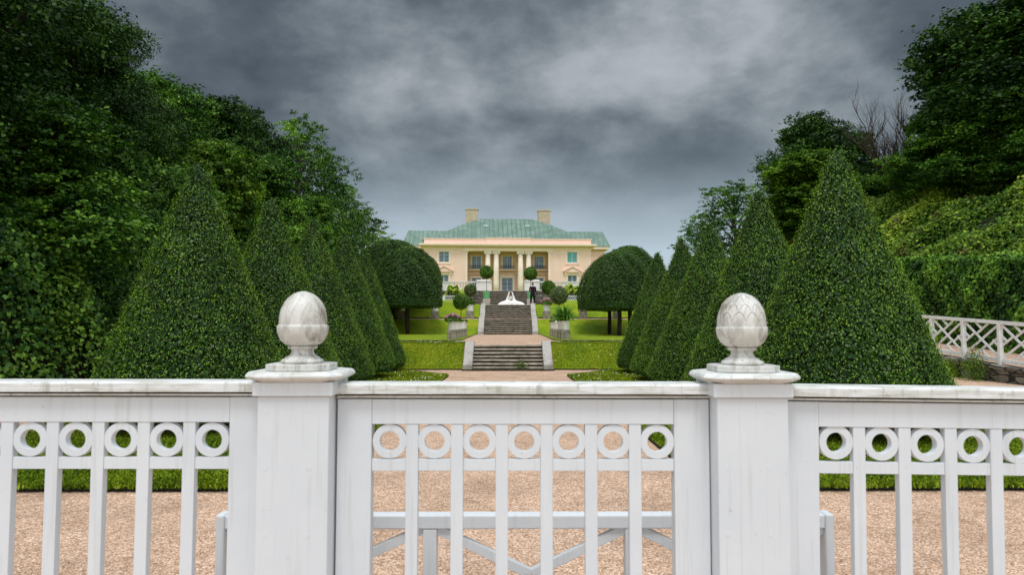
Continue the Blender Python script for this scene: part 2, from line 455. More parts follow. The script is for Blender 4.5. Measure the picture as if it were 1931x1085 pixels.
# ------------------------------------------------------------------ mesh helpers
class MB:
    def __init__(s):
        s.v, s.f, s.m, s.mi = [], [], [], 0

    def add(s, vs, fs):
        o = len(s.v)
        s.v += [tuple(v) for v in vs]
        for f in fs:
            s.f.append(tuple(i + o for i in f))
            s.m.append(s.mi)
        return s

    def box(s, x0, x1, y0, y1, z0, z1):
        return s.add([(x0, y0, z0), (x1, y0, z0), (x1, y1, z0), (x0, y1, z0), (x0, y0, z1), (x1, y0, z1), (x1, y1, z1), (x0, y1, z1)],
                     [(0, 3, 2, 1), (4, 5, 6, 7), (0, 1, 5, 4), (1, 2, 6, 5), (2, 3, 7, 6), (3, 0, 4, 7)])

    def extrude_x(s, prof, x0, x1):
        """closed (y,z) profile swept along x"""
        n = len(prof)
        vs = [(x0, y, z) for y, z in prof] + [(x1, y, z) for y, z in prof]
        fs = [(i, (i + 1) % n, (i + 1) % n + n, i + n) for i in range(n)]
        return s.add(vs, fs + [tuple(range(n))[::-1], tuple(range(n, 2 * n))])

    def extrude_y(s, prof, y0, y1):
        n = len(prof)
        vs = [(x, y0, z) for x, z in prof] + [(x, y1, z) for x, z in prof]
        fs = [(i, (i + 1) % n, (i + 1) % n + n, i + n) for i in range(n)]
        return s.add(vs, fs + [tuple(range(n)), tuple(range(n, 2 * n))[::-1]])

    def lathe(s, prof, c=(0, 0), n=24, square=False):
        """(r,z) profile about a vertical axis"""
        vs, fs = [], []
        for r, z in prof:
            for i in range(n):
                a = 2 * math.pi * (i + (.5 if square else 0)) / n
                k = r / math.cos(math.pi / 4) if square else r
                vs.append((c[0] + k * math.cos(a), c[1] + k * math.sin(a), z))
        for j in range(len(prof) - 1):
            for i in range(n):
                fs.append((j * n + i, j * n + (i + 1) % n, (j + 1) * n + (i + 1) % n, (j + 1) * n + i))
        fs.append(tuple(range(n))[::-1])
        o = (len(prof) - 1) * n
        fs.append(tuple(range(o, o + n)))
        return s.add(vs, fs)

    def tube(s, pts, rad, n=7):
        pts = [Vector(p) for p in pts]
        vs, fs = [], []
        for k, p in enumerate(pts):
            d = (pts[min(k + 1, len(pts) - 1)] - pts[max(k - 1, 0)]).normalized()
            u = d.orthogonal().normalized() if abs(d.z) > .999 else d.cross(Vector((0, 0, 1))).normalized()
            w = d.cross(u)
            r = rad[k] if hasattr(rad, '__len__') else rad
            for i in range(n):
                a = 2 * math.pi * i / n
                vs.append(p + u * (r * math.cos(a)) + w * (r * math.sin(a)))
        for j in range(len(pts) - 1):
            for i in range(n):
                fs.append((j * n + i, j * n + (i + 1) % n, (j + 1) * n + (i + 1) % n, (j + 1) * n + i))
        fs.append(tuple(range(n))[::-1])
        o = (len(pts) - 1) * n
        fs.append(tuple(range(o, o + n)))
        return s.add(vs, fs)

    def bar(s, p0, p1, w, d, up=(0, 1, 0)):
        """rectangular bar from p0 to p1; d thick along `up`, w across"""
        p0, p1, up = Vector(p0), Vector(p1), Vector(up)
        a = (p1 - p0).normalized()
        side = a.cross(up).normalized() * (w / 2)
        u = up.normalized() * (d / 2)
        vs = []
        for p in (p0, p1):
            vs += [p - side - u, p + side - u, p + side + u, p - side + u]
        return s.add(vs, [(0, 3, 2, 1), (4, 5, 6, 7), (0, 1, 5, 4), (1, 2, 6, 5), (2, 3, 7, 6), (3, 0, 4, 7)])

    def build(s, name, mats, parent=None, loc=None, smooth=False, bevel=0, world=True):
        """verts are in world metres when world=True; stored relative to parent/loc"""
        me = bpy.data.meshes.new(name)
        off = Vector(loc) if loc is not None else Vector((0, 0, 0))
        if parent is not None and world:
            off = Vector(parent['_o'])
        me.from_pydata([tuple(Vector(v) - off) for v in s.v] if world else s.v, [], s.f)
        mats = mats if isinstance(mats, (list, tuple)) else [mats]
        for m in mats:
            me.materials.append(m)
        if len(mats) > 1:
            me.polygons.foreach_set('material_index', s.m)
        bm = bmesh.new()
        bm.from_mesh(me)
        bmesh.ops.recalc_face_normals(bm, faces=bm.faces)
        bm.to_mesh(me)
        bm.free()
        if smooth:
            me.polygons.foreach_set('use_smooth', [True] * len(me.polygons))
        o = bpy.data.objects.new(name, me)
        COL.objects.link(o)
        if parent is not None:
            o.parent = parent
        elif loc is not None:
            o.location = loc
        if bevel:
            b = o.modifiers.new('bevel', 'BEVEL')
            b.width = bevel
            b.segments = 2
            b.limit_method = 'ANGLE'
        return o


def tag(o, label=None, cat=None, group=None, kind=None):
    if label:
        o['label'] = label
    if cat:
        o['category'] = cat
    if group:
        o['group'] = group
    if kind:
        o['kind'] = kind
    return o


def thing(name, loc, label, cat, group=None, rz=0):
    o = bpy.data.objects.new(name, None)
    o.empty_display_size = .2
    COL.objects.link(o)
    o.location = loc
    o.rotation_euler = (0, 0, rz)
    o['_o'] = tuple(loc)
    return tag(o, label, cat, group)


def local(o):
    o['_o'] = (0, 0, 0)
    return o


def kids(o):
    return [c for c in bpy.data.objects if c.parent == o]


def copy_tree(o, parent=None):
    c = o.copy()
    COL.objects.link(c)
    c.parent = parent
    for ch in kids(o):
        copy_tree(ch, c)
    return c


def place_copy(o, loc, rz=0, sc=(1, 1, 1), label=None):
    c = copy_tree(o)
    c.location = loc
    c.rotation_euler = (0, 0, rz)
    c.scale = sc
    if label:
        c['label'] = label
    return c


def unit(a):
    return a / np.maximum(np.linalg.norm(a, axis=1, keepdims=True), 1e-9)


def leaf_obj(name, P, N, S, m, parent=None, droop=0.6, width=.32, fold=.12, loc=None, seed=0, rnd=None, jitter=.8):
    g = np.random.default_rng(seed + 101)
    n = len(P)
    N = unit(N)
    T = g.normal(size=(n, 3)) * jitter + np.array([0, 0, -droop])
    T = unit(T - N * np.sum(T * N, axis=1, keepdims=True))
    B = np.cross(N, T)
    S = np.asarray(S).reshape(-1, 1) * np.ones((n, 1))
    q = np.empty((n, 4, 3))
    q[:, 0] = P - T * S * .5
    q[:, 1] = P + B * S * width - T * S * .08 + N * S * fold
    q[:, 2] = P + T * S * .5 - N * S * .08
    q[:, 3] = P - B * S * width - T * S * .08 + N * S * fold
    me = bpy.data.meshes.new(name)
    me.vertices.add(4 * n)
    me.vertices.foreach_set('co', q.astype(np.float32).ravel())
    me.loops.add(4 * n)
    me.loops.foreach_set('vertex_index', np.arange(4 * n, dtype=np.int32))
    me.polygons.add(n)
    me.polygons.foreach_set('loop_start', np.arange(0, 4 * n, 4, dtype=np.int32))
    me.update(calc_edges=True)
    a = me.attributes.new('rnd', 'FLOAT', 'POINT')
    if rnd is None:
        rnd = g.random(n)
    a.data.foreach_set('value', np.repeat(rnd, 4).astype(np.float32))
    me.materials.append(m)
    o = bpy.data.objects.new(name, me)
    COL.objects.link(o)
    if parent is not None:
        o.parent = parent
    elif loc is not None:
        o.location = loc
    return o


# ------------------------------------------------------------------ terrain
_c = [(-80, 0), (22.5, 0), (23.7, .8), (45, .8), (46.6, 1.84), (47.3, 1.84), (48.8, 2.86), (57.5, 2.97), (62.9, 2.99), (63.0, 4.5), (75, 4.6), (100, 5.95), (400, 6)]
_s = [(-80, 0), (22.5, 0), (23.7, .8), (45, .8), (46.6, 1.84), (47.3, 1.84), (48.8, 2.86), (57.5, 3.45), (62.9, 3.9), (63.0, 4.5), (75, 4.6), (100, 5.95), (400, 6)]


def sm(v):
    v = max(0., min(1., v))
    return v * v * (3 - 2 * v)


def H(x, y):
    c = float(np.interp(y, [p[0] for p in _c], [p[1] for p in _c]))
    s_ = float(np.interp(y, [p[0] for p in _s], [p[1] for p in _s]))
    k = sm((abs(x) - 2.9) / .8)
    z = c * (1 - k) + s_ * k
    if x < -8.6:
        z += sm((-8.6 - x) / 9) * 5.5 * sm((y - 2) / 9) * (1 - .95 * sm((y - 50) / 14))
    if x > 15.6:
        z += sm((x - 15.6) / 9) * 6.0 * sm((y - 2) / 9) * (1 - .95 * sm((y - 46) / 14))
    return z


YS = sorted(set([-60, -30, -10, 0, 6.4, 9.7] + list(np.arange(12, 22.4, 1.5)) + list(np.arange(22.5, 23.8, .12)) + [26, 28.5, 33, 40] + list(np.arange(45, 49, .2)) + [52, 57.5, 60, 62.9, 63.0, 75, 100, 140, 200, 400]))
XS = sorted(set([-300, -120, -60, -40] + list(np.arange(-30, -8.5, 1.2)) + [-8.6, -3.7, -3.3, -2.9, -2, 2, 2.9, 3.3, 3.7, 8, 12, 15.6] + list(np.arange(16.5, 31, 1.2)) + [40, 60, 120, 300]))


def sheet(name, poly, off, m, kind='structure', skirt=0.0, label=None):
    """a ground sheet that follows the terrain, `off` above it"""
    bm = bmesh.new()
    bm.faces.new([bm.verts.new((x, y, 0)) for x, y in poly])
    xs = [p[0] for p in poly]
    ys = [p[1] for p in poly]
    for y in YS:
        if min(ys) < y < max(ys):
            bmesh.ops.bisect_plane(bm, geom=bm.verts[:] + bm.edges[:] + bm.faces[:], plane_co=(0, y, 0), plane_no=(0, 1, 0))
    for x in XS:
        if min(xs) < x < max(xs):
            bmesh.ops.bisect_plane(bm, geom=bm.verts[:] + bm.edges[:] + bm.faces[:], plane_co=(x, 0, 0), plane_no=(1, 0, 0))
    for f in bm.faces:
        if f.normal.z < 0:
            f.normal_flip()
    for v in bm.verts:
        v.co.z = H(v.co.x, v.co.y) + off
    if skirt:
        be = [e for e in bm.edges if e.is_boundary]
        r = bmesh.ops.extrude_edge_only(bm, edges=be)
        for v in [g for g in r['geom'] if isinstance(g, bmesh.types.BMVert)]:
            v.co.z -= skirt
        for f in bm.faces:
            f.normal_update()
            if abs(f.normal.z) < .2:
                f.material_index = 1
    me = bpy.data.meshes.new(name)
    bm.to_mesh(me)
    bm.free()
    me.materials.append(m)
    if skirt:
        me.materials.append(M['soil'])
    o = bpy.data.objects.new(name, me)
    COL.objects.link(o)
    tag(o, kind=kind)
    return o


def arc(cx, cy, r, a0, a1, n=8):
    return [(cx + r * math.cos(R(a0 + (a1 - a0) * i / n)), cy + r * math.sin(R(a0 + (a1 - a0) * i / n))) for i in range(n + 1)]


# earth sheet under everything, to the horizon
sheet('ground', [(-300, -60), (300, -60), (300, 400), (-300, 400)], -0.03, M['lawn'])
far = MB().add([(-2600, -2600, -.6), (2600, -2600, -.6), (2600, 2600, -.6), (-2600, 2600, -.6)], [(0, 1, 2, 3)]).build('terrain', M['lawn'])
tag(far, kind='structure')
sheet('gravel_path', [(-13, -12), (13, -12), (13, 45.2), (-13, 45.2)], 0.0, M['gravel'])
sheet('gravel_path', [(-14, 46.55), (14, 46.55), (14, 47.35), (-14, 47.35)], 0.004, M['gravel'])
sheet('gravel_path', [(-3.4, 48.8), (3.4, 48.8), (3.4, 62.9), (-3.4, 62.9)], 0.008, M['gravel'])
LAWNS = []


def mirror(p):
    return [(-x, y) for x, y in p][::-1]


front = [(-20, 6.4)] + [(-2.2, 6.4)] + arc(-2.2, 6.75, .35, -90, 0, 5) + [(-1.88, 12), (-1.80, 17), (-1.74, 19.2)] + arc(-2.15, 20.1, .42, 0, 75, 6) + [(-2.45, 21.0), (-3.0, 21.9), (-3.5, 22.35), (-4.2, 22.46), (-6.9, 22.46), (-6.9, 9.9), (-7.1, 9.7), (-20, 9.7)]
bankp = [(-1.5, 22.52), (-1.5, 23.9), (-1.62, 26.1), (-12, 26.2), (-12, 22.52)]
terr = [(-12, 28.4), (-2.6, 28.4)] + [(-2.3, 28.6), (-2.05, 29.2), (-1.98, 30), (-2.05, 34), (-2.1, 44.9), (-12, 44.95)]
slope1 = [(-1.99, 45.0), (-1.99, 46.5), (-14, 46.5), (-14, 45.0)]
slope2 = [(-1.99, 47.4), (-1.99, 48.8), (-3.0, 50), (-3.42, 52), (-3.42, 62.85), (-14, 62.85), (-14, 47.4)]
for p in (front, bankp, terr, slope1, slope2):
    for q in (p, mirror(p)):
        sheet('lawn', q, 0.045, M['lawn'], skirt=.07)


# ------------------------------------------------------------------ grass blades and daisies
def inside(poly, x, y):
    c = np.zeros(len(x), bool)
    n = len(poly)
    for i in range(n):
        x0, y0 = poly[i]
        x1, y1 = poly[(i + 1) % n]
        k = ((y0 > y) != (y1 > y)) & (x < (x1 - x0) * (y - y0) / ((y1 - y0) or 1e-9) + x0)
        c ^= k
    return c


def blades(poly, box, n, hgt, seed, wid=.2, mt='blade'):
    g = np.random.default_rng(seed)
    x = g.uniform(box[0], box[1], n)
    y = g.uniform(box[2], box[3], n)
    k = inside(poly, x, y)
    x, y = x[k], y[k]
    z = np.array([H(a, b) for a, b in zip(x, y)]) + .045 + hgt * .25
    P = np.stack([x, y, z], 1)
    a = g.uniform(0, 2 * np.pi, len(x))
    N = np.stack([np.cos(a), np.sin(a), g.uniform(-.2, .9, len(x))], 1)
    o = leaf_obj('grass', P, N, hgt * g.uniform(.6, 1.3, len(x)), M[mt], droop=-2.0, width=wid, seed=seed)
    tag(o, kind='stuff')
    return o


blades(front, (-8, -1.5, 6.35, 10.5), 70000, .055, 1, mt='blade2')
blades(mirror(front), (1.5, 8, 6.35, 10.5), 70000, .055, 2, mt='blade2')
blades(front, (-6.9, -1.5, 16.5, 22.5), 30000, .045, 3, .3)
blades(mirror(front), (1.5, 6.9, 16.5, 22.5), 30000, .045, 4, .3)
blades(bankp, (-6, -1.4, 22.5, 26.3), 60000, .032, 5, .3)
blades(mirror(bankp), (1.4, 6, 22.5, 26.3), 60000, .032, 6, .3)


blades([(-20, 6.33), (-2.0, 6.33), (-2.0, 6.5), (-20, 6.5)], (-8, -2.0, 6.345, 6.5), 7000, .06, 11, .2, 'blade2')
blades([(2.0, 6.33), (20, 6.33), (20, 6.5), (2.0, 6.5)], (2.0, 8, 6.345, 6.5), 7000, .06, 12, .2, 'blade2')


def daisies():
    g = np.random.default_rng(5)
    P = []
    for poly, box, n in ((front, (-6, -1.6, 17, 22.4), 170), (mirror(front), (1.6, 6, 17, 22.4), 170), (bankp, (-6, -1.5, 22.6, 26), 110), (mirror(bankp), (1.5, 6, 22.6, 26), 110)):
        x = g.uniform(box[0], box[1], n)
        y = g.uniform(box[2], box[3], n)
        k = inside(poly, x, y)
        P += [(a, b, H(a, b) + .10) for a, b in zip(x[k], y[k])]
    P = np.array(P)
    N = np.tile(np.array([0, -.5, 1.]), (len(P), 1)) + g.normal(size=P.shape) * .2
    o = leaf_obj('daisies', P, N, .026, M['daisy'], width=.5, fold=0, seed=4)
    tag(o, 'tiny white daisies dotting the lawn near the lower steps', 'flowers', kind='stuff')


daisies()


# ------------------------------------------------------------------ steps and cheek walls
def steps(name, x, y0, runs, label, cheek_in, cheek_out, over=.03, slabs=True):
    """runs: list of (n, rise, tread) or ('flat', length)"""
    z = H(0, y0 - .05)
    root = thing(name, (0, y0, z), label, 'steps')
    tr = MB()
    ri = MB()
    y = y0
    prof = [(y0, z)]
    tops = []
    last = None
    for rn in runs:
        if rn[0] == 'flat':
            tr.box(-x, x, y - over, y + rn[1], z - .08, z - .002)
            y += rn[1]
            tops.append((y, z))
            continue
        n, rise, tread = rn
        for k in range(n):
            y1 = y + tread
            g = random.Random(int(y * 1000))
            # each tread is two or three slabs with slightly different height
            cuts = sorted([-x, g.uniform(-x * .6, -x * .1), g.uniform(x * .1, x * .7), x])
            for a, b in zip(cuts, cuts[1:]):
                dz = g.uniform(-.006, .006)
                dy = g.uniform(-.012, .012)
                tr.box(a + .004, b - .004, y - over + dy, y1 + .02, z + rise - .055 + dz, z + rise + dz)
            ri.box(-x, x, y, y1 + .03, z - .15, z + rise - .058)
            y, z = y1, z + rise
            tops.append((y, z))
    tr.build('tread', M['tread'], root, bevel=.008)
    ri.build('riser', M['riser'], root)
    return root, y, z, tops


def cheek(root, sx, x0, x1, pts, base):
    """pts: list of (y,z) along the top"""
    prof = [(pts[0][0], base)] + pts + [(pts[-1][0], base)]
    b = MB()
    a, c = sorted((sx * x0, sx * x1))
    b.extrude_x(prof, a, c)
    return b.build('cheek_wall', M['granite'], root, bevel=.02)


st, ye, ze, _ = steps('stone_steps', 1.165, 22.5, [(7, .8 / 7, 1.2 / 7)], 'lower flight of worn dark stone steps rising from the wide gravel path', 0, 0)
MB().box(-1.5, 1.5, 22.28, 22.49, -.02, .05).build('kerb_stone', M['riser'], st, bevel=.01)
for s_ in (-1, 1):
    cheek(st, s_, 1.168, 1.47, [(22.40, .10), (22.40, .20), (22.75, .36), (23.6, .93), (24.05, .93)], -.1)
wd = thing('weed_tuft', (.42, 22.45, 0.02), 'small bright weed tuft sprouting from the lower steps', 'weed')
g_ = np.random.default_rng(3)
P_ = np.stack([g_.normal(0, .10, 260), g_.normal(.02, .03, 260), np.abs(g_.normal(.12, .09, 260))], 1)
leaf_obj('foliage', P_, g_.normal(size=(260, 3)) + np.array([0, -.5, .6]), .05, M['tree_light'], wd, seed=8)

st2, ye, ze, _ = steps('stone_steps', 1.6, 45.0, [(8, .13, .2), ('flat', .7), (7, 1.02 / 7, 1.5 / 7)], 'long middle flight of stone steps between pale granite cheek walls', 0, 0)
for s_ in (-1, 1):
    cheek(st2, s_, 1.603, 1.98, [(44.9, .85), (44.9, 1.02), (46.55, 2.0), (46.62, 2.0)], .5)
    cheek(st2, s_, 1.603, 1.95, [(46.66, 1.7), (46.66, 2.0), (47.3, 2.02), (48.75, 2.97), (49.2, 2.97)], .8)
st3, ye, ze, _ = steps('stone_steps', 2.55, 58.6, [(8, 1.52 / 8, 4.2 / 8)], 'upper flight of dark steps behind the seated bride', 0, 0, over=.06)


# ------------------------------------------------------------------ front fence
def finial(root, cx, cy, z0, strength, seed):
    """stone acorn on a moulded foot"""
    k = .0017            # metres per photo pixel at this distance
    u = k * 1.0
    foot = [(38, 0), (40, 2), (40, 6), (37, 8), (33, 9), (33, 11), (29, 13), (25, 15), (22, 19), (21, 24), (22, 27), (27, 28), (28, 30), (28, 33), (25, 34)]
    cup = [(25, 34), (33, 37), (41, 44), (46, 53), (48.5, 62), (49, 70), (48, 74), (46, 75)]
    MB().lathe([(r * u, z0 + z * u) for r, z in foot], (cx, cy), 48).build('finial_foot', M['marble'], root, smooth=True)
    MB().lathe([(r * u, z0 + z * u) for r, z in cup], (cx, cy), 48).build('acorn_cup', M['marble'], root, smooth=True)
    n, m = 220, 150
    vs, fs = [], []
    zb, zt = 75 * u, 141 * u
    for j in range(m + 1):
        q = j / m
        rr = 45.5 * u * (1 - q ** 2.55) ** .55 if q < 1 else 0
        zz = z0 + zb + (zt - zb) * q
        for i in range(n):
            th = i / n
            best = 0
            for row in range(5):                      # overlapping scales, lower ones in front
                b0 = row * .24 - .02
                tl = (q - b0) / .42
                ph = (th * 11 + (.5 if row % 2 else 0)) % 1 - .5
                tq = max(0, tl)
                if tl <= 1 and (tl < 0 or abs(ph) <= .5 * math.sqrt(max(0, 1 - tq ** 2.4))):
                    edge = .5 if tl < 0 else .5 * math.sqrt(max(0, 1 - tq ** 2.4)) - abs(ph)
                    best = max(best, 1.6 - max(tl, 0) * 1.3 + min(1, edge * 6) * .9)
                    break
            r2 = max(rr + (best - 1.5) * .0026 * strength * (1 if q < .93 else 0), .0005)
            a = 2 * math.pi * th
            vs.append((cx + r2 * math.cos(a), cy + r2 * math.sin(a), zz))
    for j in range(m):
        for i in range(n):
            fs.append((j * n + i, j * n + (i + 1) % n, (j + 1) * n + (i + 1) % n, (j + 1) * n + i))
    fs.append(tuple(range(m * n, m * n + n)))
    MB().add(vs, fs).build('acorn_nut', M['marble'], root, smooth=True)


YP, YF = 2.20, 2.28          # post front, panel front


def MB_oct(prof, xc, yc, shrink, ch):
    """stack of rectangles with clipped corners: (half width, z) levels; half depth = half width - shrink"""
    mb = MB()
    vs, fs = [], []
    for r, z in prof:
        a, b_ = r, r - shrink
        for x_, y_ in ((a, -b_ + ch), (a, b_ - ch), (a - ch, b_), (-a + ch, b_), (-a, b_ - ch), (-a, -b_ + ch), (-a + ch, -b_), (a - ch, -b_)):
            vs.append((xc + x_, yc + y_, z))
    for j in range(len(prof) - 1):
        for i in range(8):
            fs.append((j * 8 + i, j * 8 + (i + 1) % 8, j * 8 + 8 + (i + 1) % 8, j * 8 + 8 + i))
    fs += [tuple(range(8))[::-1], tuple(range(len(vs) - 8, len(vs)))]
    return mb.add(vs, fs)


def post(pxc, y_cap_top, label, strength, seed, dz=0):
    xc = at(pxc, 760, YP).x
    root = thing('gate_post', (xc, YP + .11, 0), label, 'gate post', 'fence posts with acorn finials')
    w = .114
    dep = .092
    zt = at(pxc, 748 + dz, YP).z
    zc = at(pxc, 721 + dz, YP).z
    yc = YP + dep
    MB().box(xc - w, xc + w, YP, YP + 2 * dep, -.03, zt).build('shaft', M['paint'], root, bevel=.004)
    k = w + .013
    MB().box(xc - k, xc + k, yc - dep - .013, yc + dep + .013, zt + .001, zc).build('collar', M['paint'], root, bevel=.003)
    # cap slab with cyma under-edge
    ct = at(pxc, 701.5 + dz, YP).z
    pr = [(k + .005, zc + .001), (k + .012, zc + .004), (k + .022, zc + .010), (k + .027, zc + .013), (k + .029, zc + .016), (k + .029, zc + .020), (k + .024, ct - .004), (k + .016, ct)]
    MB_oct(pr, xc, yc, w - dep, .042).build('cap_slab', M['rail'], root, bevel=.002)
    pt = ct + .022
    MB_oct([(.103, ct + .0008), (.103, pt)], xc, yc, .004, .040).build('plinth', M['marble'], root, bevel=.003)
    finial(root, xc, yc, pt + .0005, strength, seed)
    # filled screw heads
    for zz in (1.27, 1.09, .88, .66):
        for dx in (-.085, .05):
            c = [(xc + dx + r_ * math.cos(a), y_, zz + r_ * math.sin(a)) for r_, y_ in ((.0085, YP - .0001), (.0078, YP - .0007)) for a in [i * math.pi / 5 for i in range(10)]]
            MB().add(c, [(i, (i + 1) % 10, (i + 1) % 10 + 10, i + 10) for i in range(10)] + [tuple(range(10, 20))]).build('screw_plug', M['paint'], root)
    return root


post(553, 700, 'white square fence post topped by worn smooth acorn, left of the gate', .14, 1)
post(1419.5, 703, 'white square fence post topped by crisply scaled acorn, right of the gate', .75, 2, 3)

# templates shared by all the panels
ring_me = None
DZT = .042


def ring_mesh(ro, ri, d):
    b = MB()
    n = 40
    vs, fs = [], []
    for (r, y) in ((ro, 0), (ro, d), (ri, d), (ri, 0)):
        for i in range(n):
            a = 2 * math.pi * (i + .5) / n - math.pi / 2
            vs.append((r * math.cos(a), y, r * math.sin(a)))
    for j in range(4):
        for i in range(n):
            fs.append((j * n + i, j * n + (i + 1) % n, ((j + 1) % 4) * n + (i + 1) % n, ((j + 1) % 4) * n + i))
    b.add(vs, fs)
    return b


def panel(name, label, cat, x0, x1, ztop0, ztop1, stile0, stile1, ring_px, grp=None, half_first=None, tilt=0):
    """x0..x1 overall (metres); stiles widths; ring centres in photo px"""
    root = thing(name, ((x0 + x1) / 2, YF, 0), label, cat, grp)
    zt = (ztop0 + ztop1) / 2
    ang = math.atan2(ztop1 - ztop0, x1 - x0)
    zc = lambda dpx: zt - dpx * (2.28 / F)
    zcapb, zr_t, zr_b, zm_t, zm_b = zc(20), zc(30), zc(77), zc(142), zc(164)
    T = .05
    cap = [(YF - .030, zcapb + .001), (YF - .030, zt - .007), (YF - .026, zt - .002), (YF - .018, zt), (YF + .07, zt), (YF + .082, zt - .006), (YF + .082, zcapb)]
    MB().extrude_x(cap, x0, x1).build('cap_rail', M['rail'], root, bevel=.0015)
    # thin fillet under the cap
    MB().box(x0, x1, YF - .012, YF + T + .012, zcapb - .0125, zcapb - .006).build('cap_fillet', M['rail'], root)
    MB().box(x0 + .02, x1 - .02, YF + .006, YF + T - .004, zr_t - .0005, zcapb + .001).build('cap_core', M['gapshade'], root)
    if stile0:
        MB().box(x0, x0 + stile0 - .0007, YF, YF + T, .06, zr_t).build('stile', M['paint'], root, bevel=.002)
    if stile1:
        MB().box(x1 - stile1 + .0007, x1, YF, YF + T, .06, zr_t).build('stile', M['paint'], root, bevel=.002)
    a, b = x0 + stile0, x1 - stile1
    MB().box(a, b, YF + .001, YF + T - .001, zr_b, zr_t - .0005).build('top_rail', M['paint'], root, bevel=.002)
    MB().box(a, b, YF + .001, YF + T - .001, .10, .20).build('bottom_rail', M['paint'], root, bevel=.002)
    xs = [at(p, 830, YF).x for p in ring_px]
    zc_ = (zr_b + zm_t) / 2
    ro = (zr_b - zm_t) / 2 - .001
    pw = .0405
    sp = (xs[-1] - xs[0]) / (len(xs) - 1)
    rm = pk = mr = None
    edges = []
    for i, x in enumerate(xs):
        if rm is None:
            rm = ring_mesh(ro, ro * .58, .026).build('ring', M['paint'], root, world=False, bevel=.001)
            r = rm
        else:
            r = rm.copy()
            COL.objects.link(r)
        r.location = (x - root.location.x, .006, zc_ + (x - (x0 + x1) / 2) * math.tan(ang))
        if x - sp / 2 > a + .03 or (i == 0 and not stile0):
            edges.append(x - sp / 2)
        # little blocks of the mid rail between pickets
    if not stile1:
        edges.append(xs[-1] + sp / 2)
    for x in edges:
        if pk is None:
            pk = MB().box(-pw / 2, pw / 2, 0, .028, .2002, zr_b - .0004).build('picket', M['paint'], root, world=False, bevel=.0018)
            p = pk
        else:
            p = pk.copy()
            COL.objects.link(p)
        p.location = (x - root.location.x, .003, 0)
    cuts = sorted([a] + [v for e in edges for v in (e - pw / 2 - .0003, e + pw / 2 + .0003)] + [b])
    mid = MB()
    for q in range(0, len(cuts) - 1, 2):
        if cuts[q + 1] - cuts[q] > .01:
            mid.box(cuts[q], cuts[q + 1], YF + .006, YF + .028, zm_b, zm_t)
    mid.build('mid_rail', M['paint'], root, bevel=.0015)
    root.rotation_euler = (0, -ang, 0)
    return root


pL = at(553, 760, YP).x
pR = at(1419.5, 760, YP).x
zL = at(300, 718.5, YF).z
zG = at(985, 723, YF).z
g0, g1 = pL + .1165, pR - .1165
panel('wooden_gate', 'white wooden garden gate with seven rings between the two acorn posts', 'gate', g0 + .003, g1 - .003, zG + .001, zG - .001, at(699, 900, YF).x - g0 - .003, g1 - .003 - at(1271, 900, YF).x, (733, 818, 903, 987.5, 1072, 1156, 1239))
panel('picket_fence', 'white ring-topped fence panel at left with mossy cap rail', 'fence', at(-205, 800, YF).x, pL - .1155, zL + .001, zL - .001, 0, pL - .1155 - at(429, 900, YF).x, (-118, -32, 53, 139, 225, 311, 397), 'fence panels beside the gate')
zr0, zr1 = at(1495, 727, YF).z, at(1931, 733, YF).z
panel('picket_fence', 'white ring-topped fence panel at right with clean cap rail', 'fence', pR + .1155, at(2180, 800, YF).x, zr0, zr0 + (zr1 - zr0) * 1.5, at(1538, 900, YF).x - pR - .1155, 0, (1570, 1656, 1742, 1829, 1915, 2001, 2087), 'fence panels beside the gate')


# ------------------------------------------------------------------ low braced barrier behind the gate
def barrier():
    yb = 2.78
    xa, xb = at(413, 990, yb).x, at(1566, 990, yb).x
    zt = at(985, 969, yb).z
    root = thing('low_barrier', ((xa + xb) / 2, yb, 0), 'low white timber barrier with diagonal braces behind the gate', 'barrier')
    ps = [xa + .016, at(812, 1000, yb).x, at(1190, 1000, yb).x, xb - .016]
    MB().box(xa + .034, xb - .034, yb - .03, yb + .03, zt - .055, zt).build('top_rail', M['paint'], root, bevel=.006)
    MB().box(xa + .034, xb - .034, yb - .02, yb + .02, .14, .19).build('bottom_rail', M['paint'], root, bevel=.003)
    for i, x in enumerate(ps):
        if i in (0, 3):
            MB().box(x - .018, x + .018, yb - .035, yb + .035, -.02, zt + .004).build('post', M['paint'], root, bevel=.009)
        else:
            MB().box(x - .027, x + .027, yb - .028, yb + .028, -.02, zt - .056).build('post', M['paint'], root, bevel=.003)
    for i in range(3):
        l = ps[i] + (.02 if i == 0 else .028)
        r = ps[i + 1] - (.02 if i == 2 else .028)
        c = (l + r) / 2
        for p, q in (((l, zt - .06), (c - .004, zt - .235)), ((r, zt - .06), (c + .004, zt - .235)), ((c - .004, zt - .245), (l, .20)), ((c + .004, zt - .245), (r, .20))):
            MB().bar((p[0], yb, p[1]), (q[0], yb, q[1]), .036, .03).build('brace', M['paint'], root, bevel=.002)


barrier()


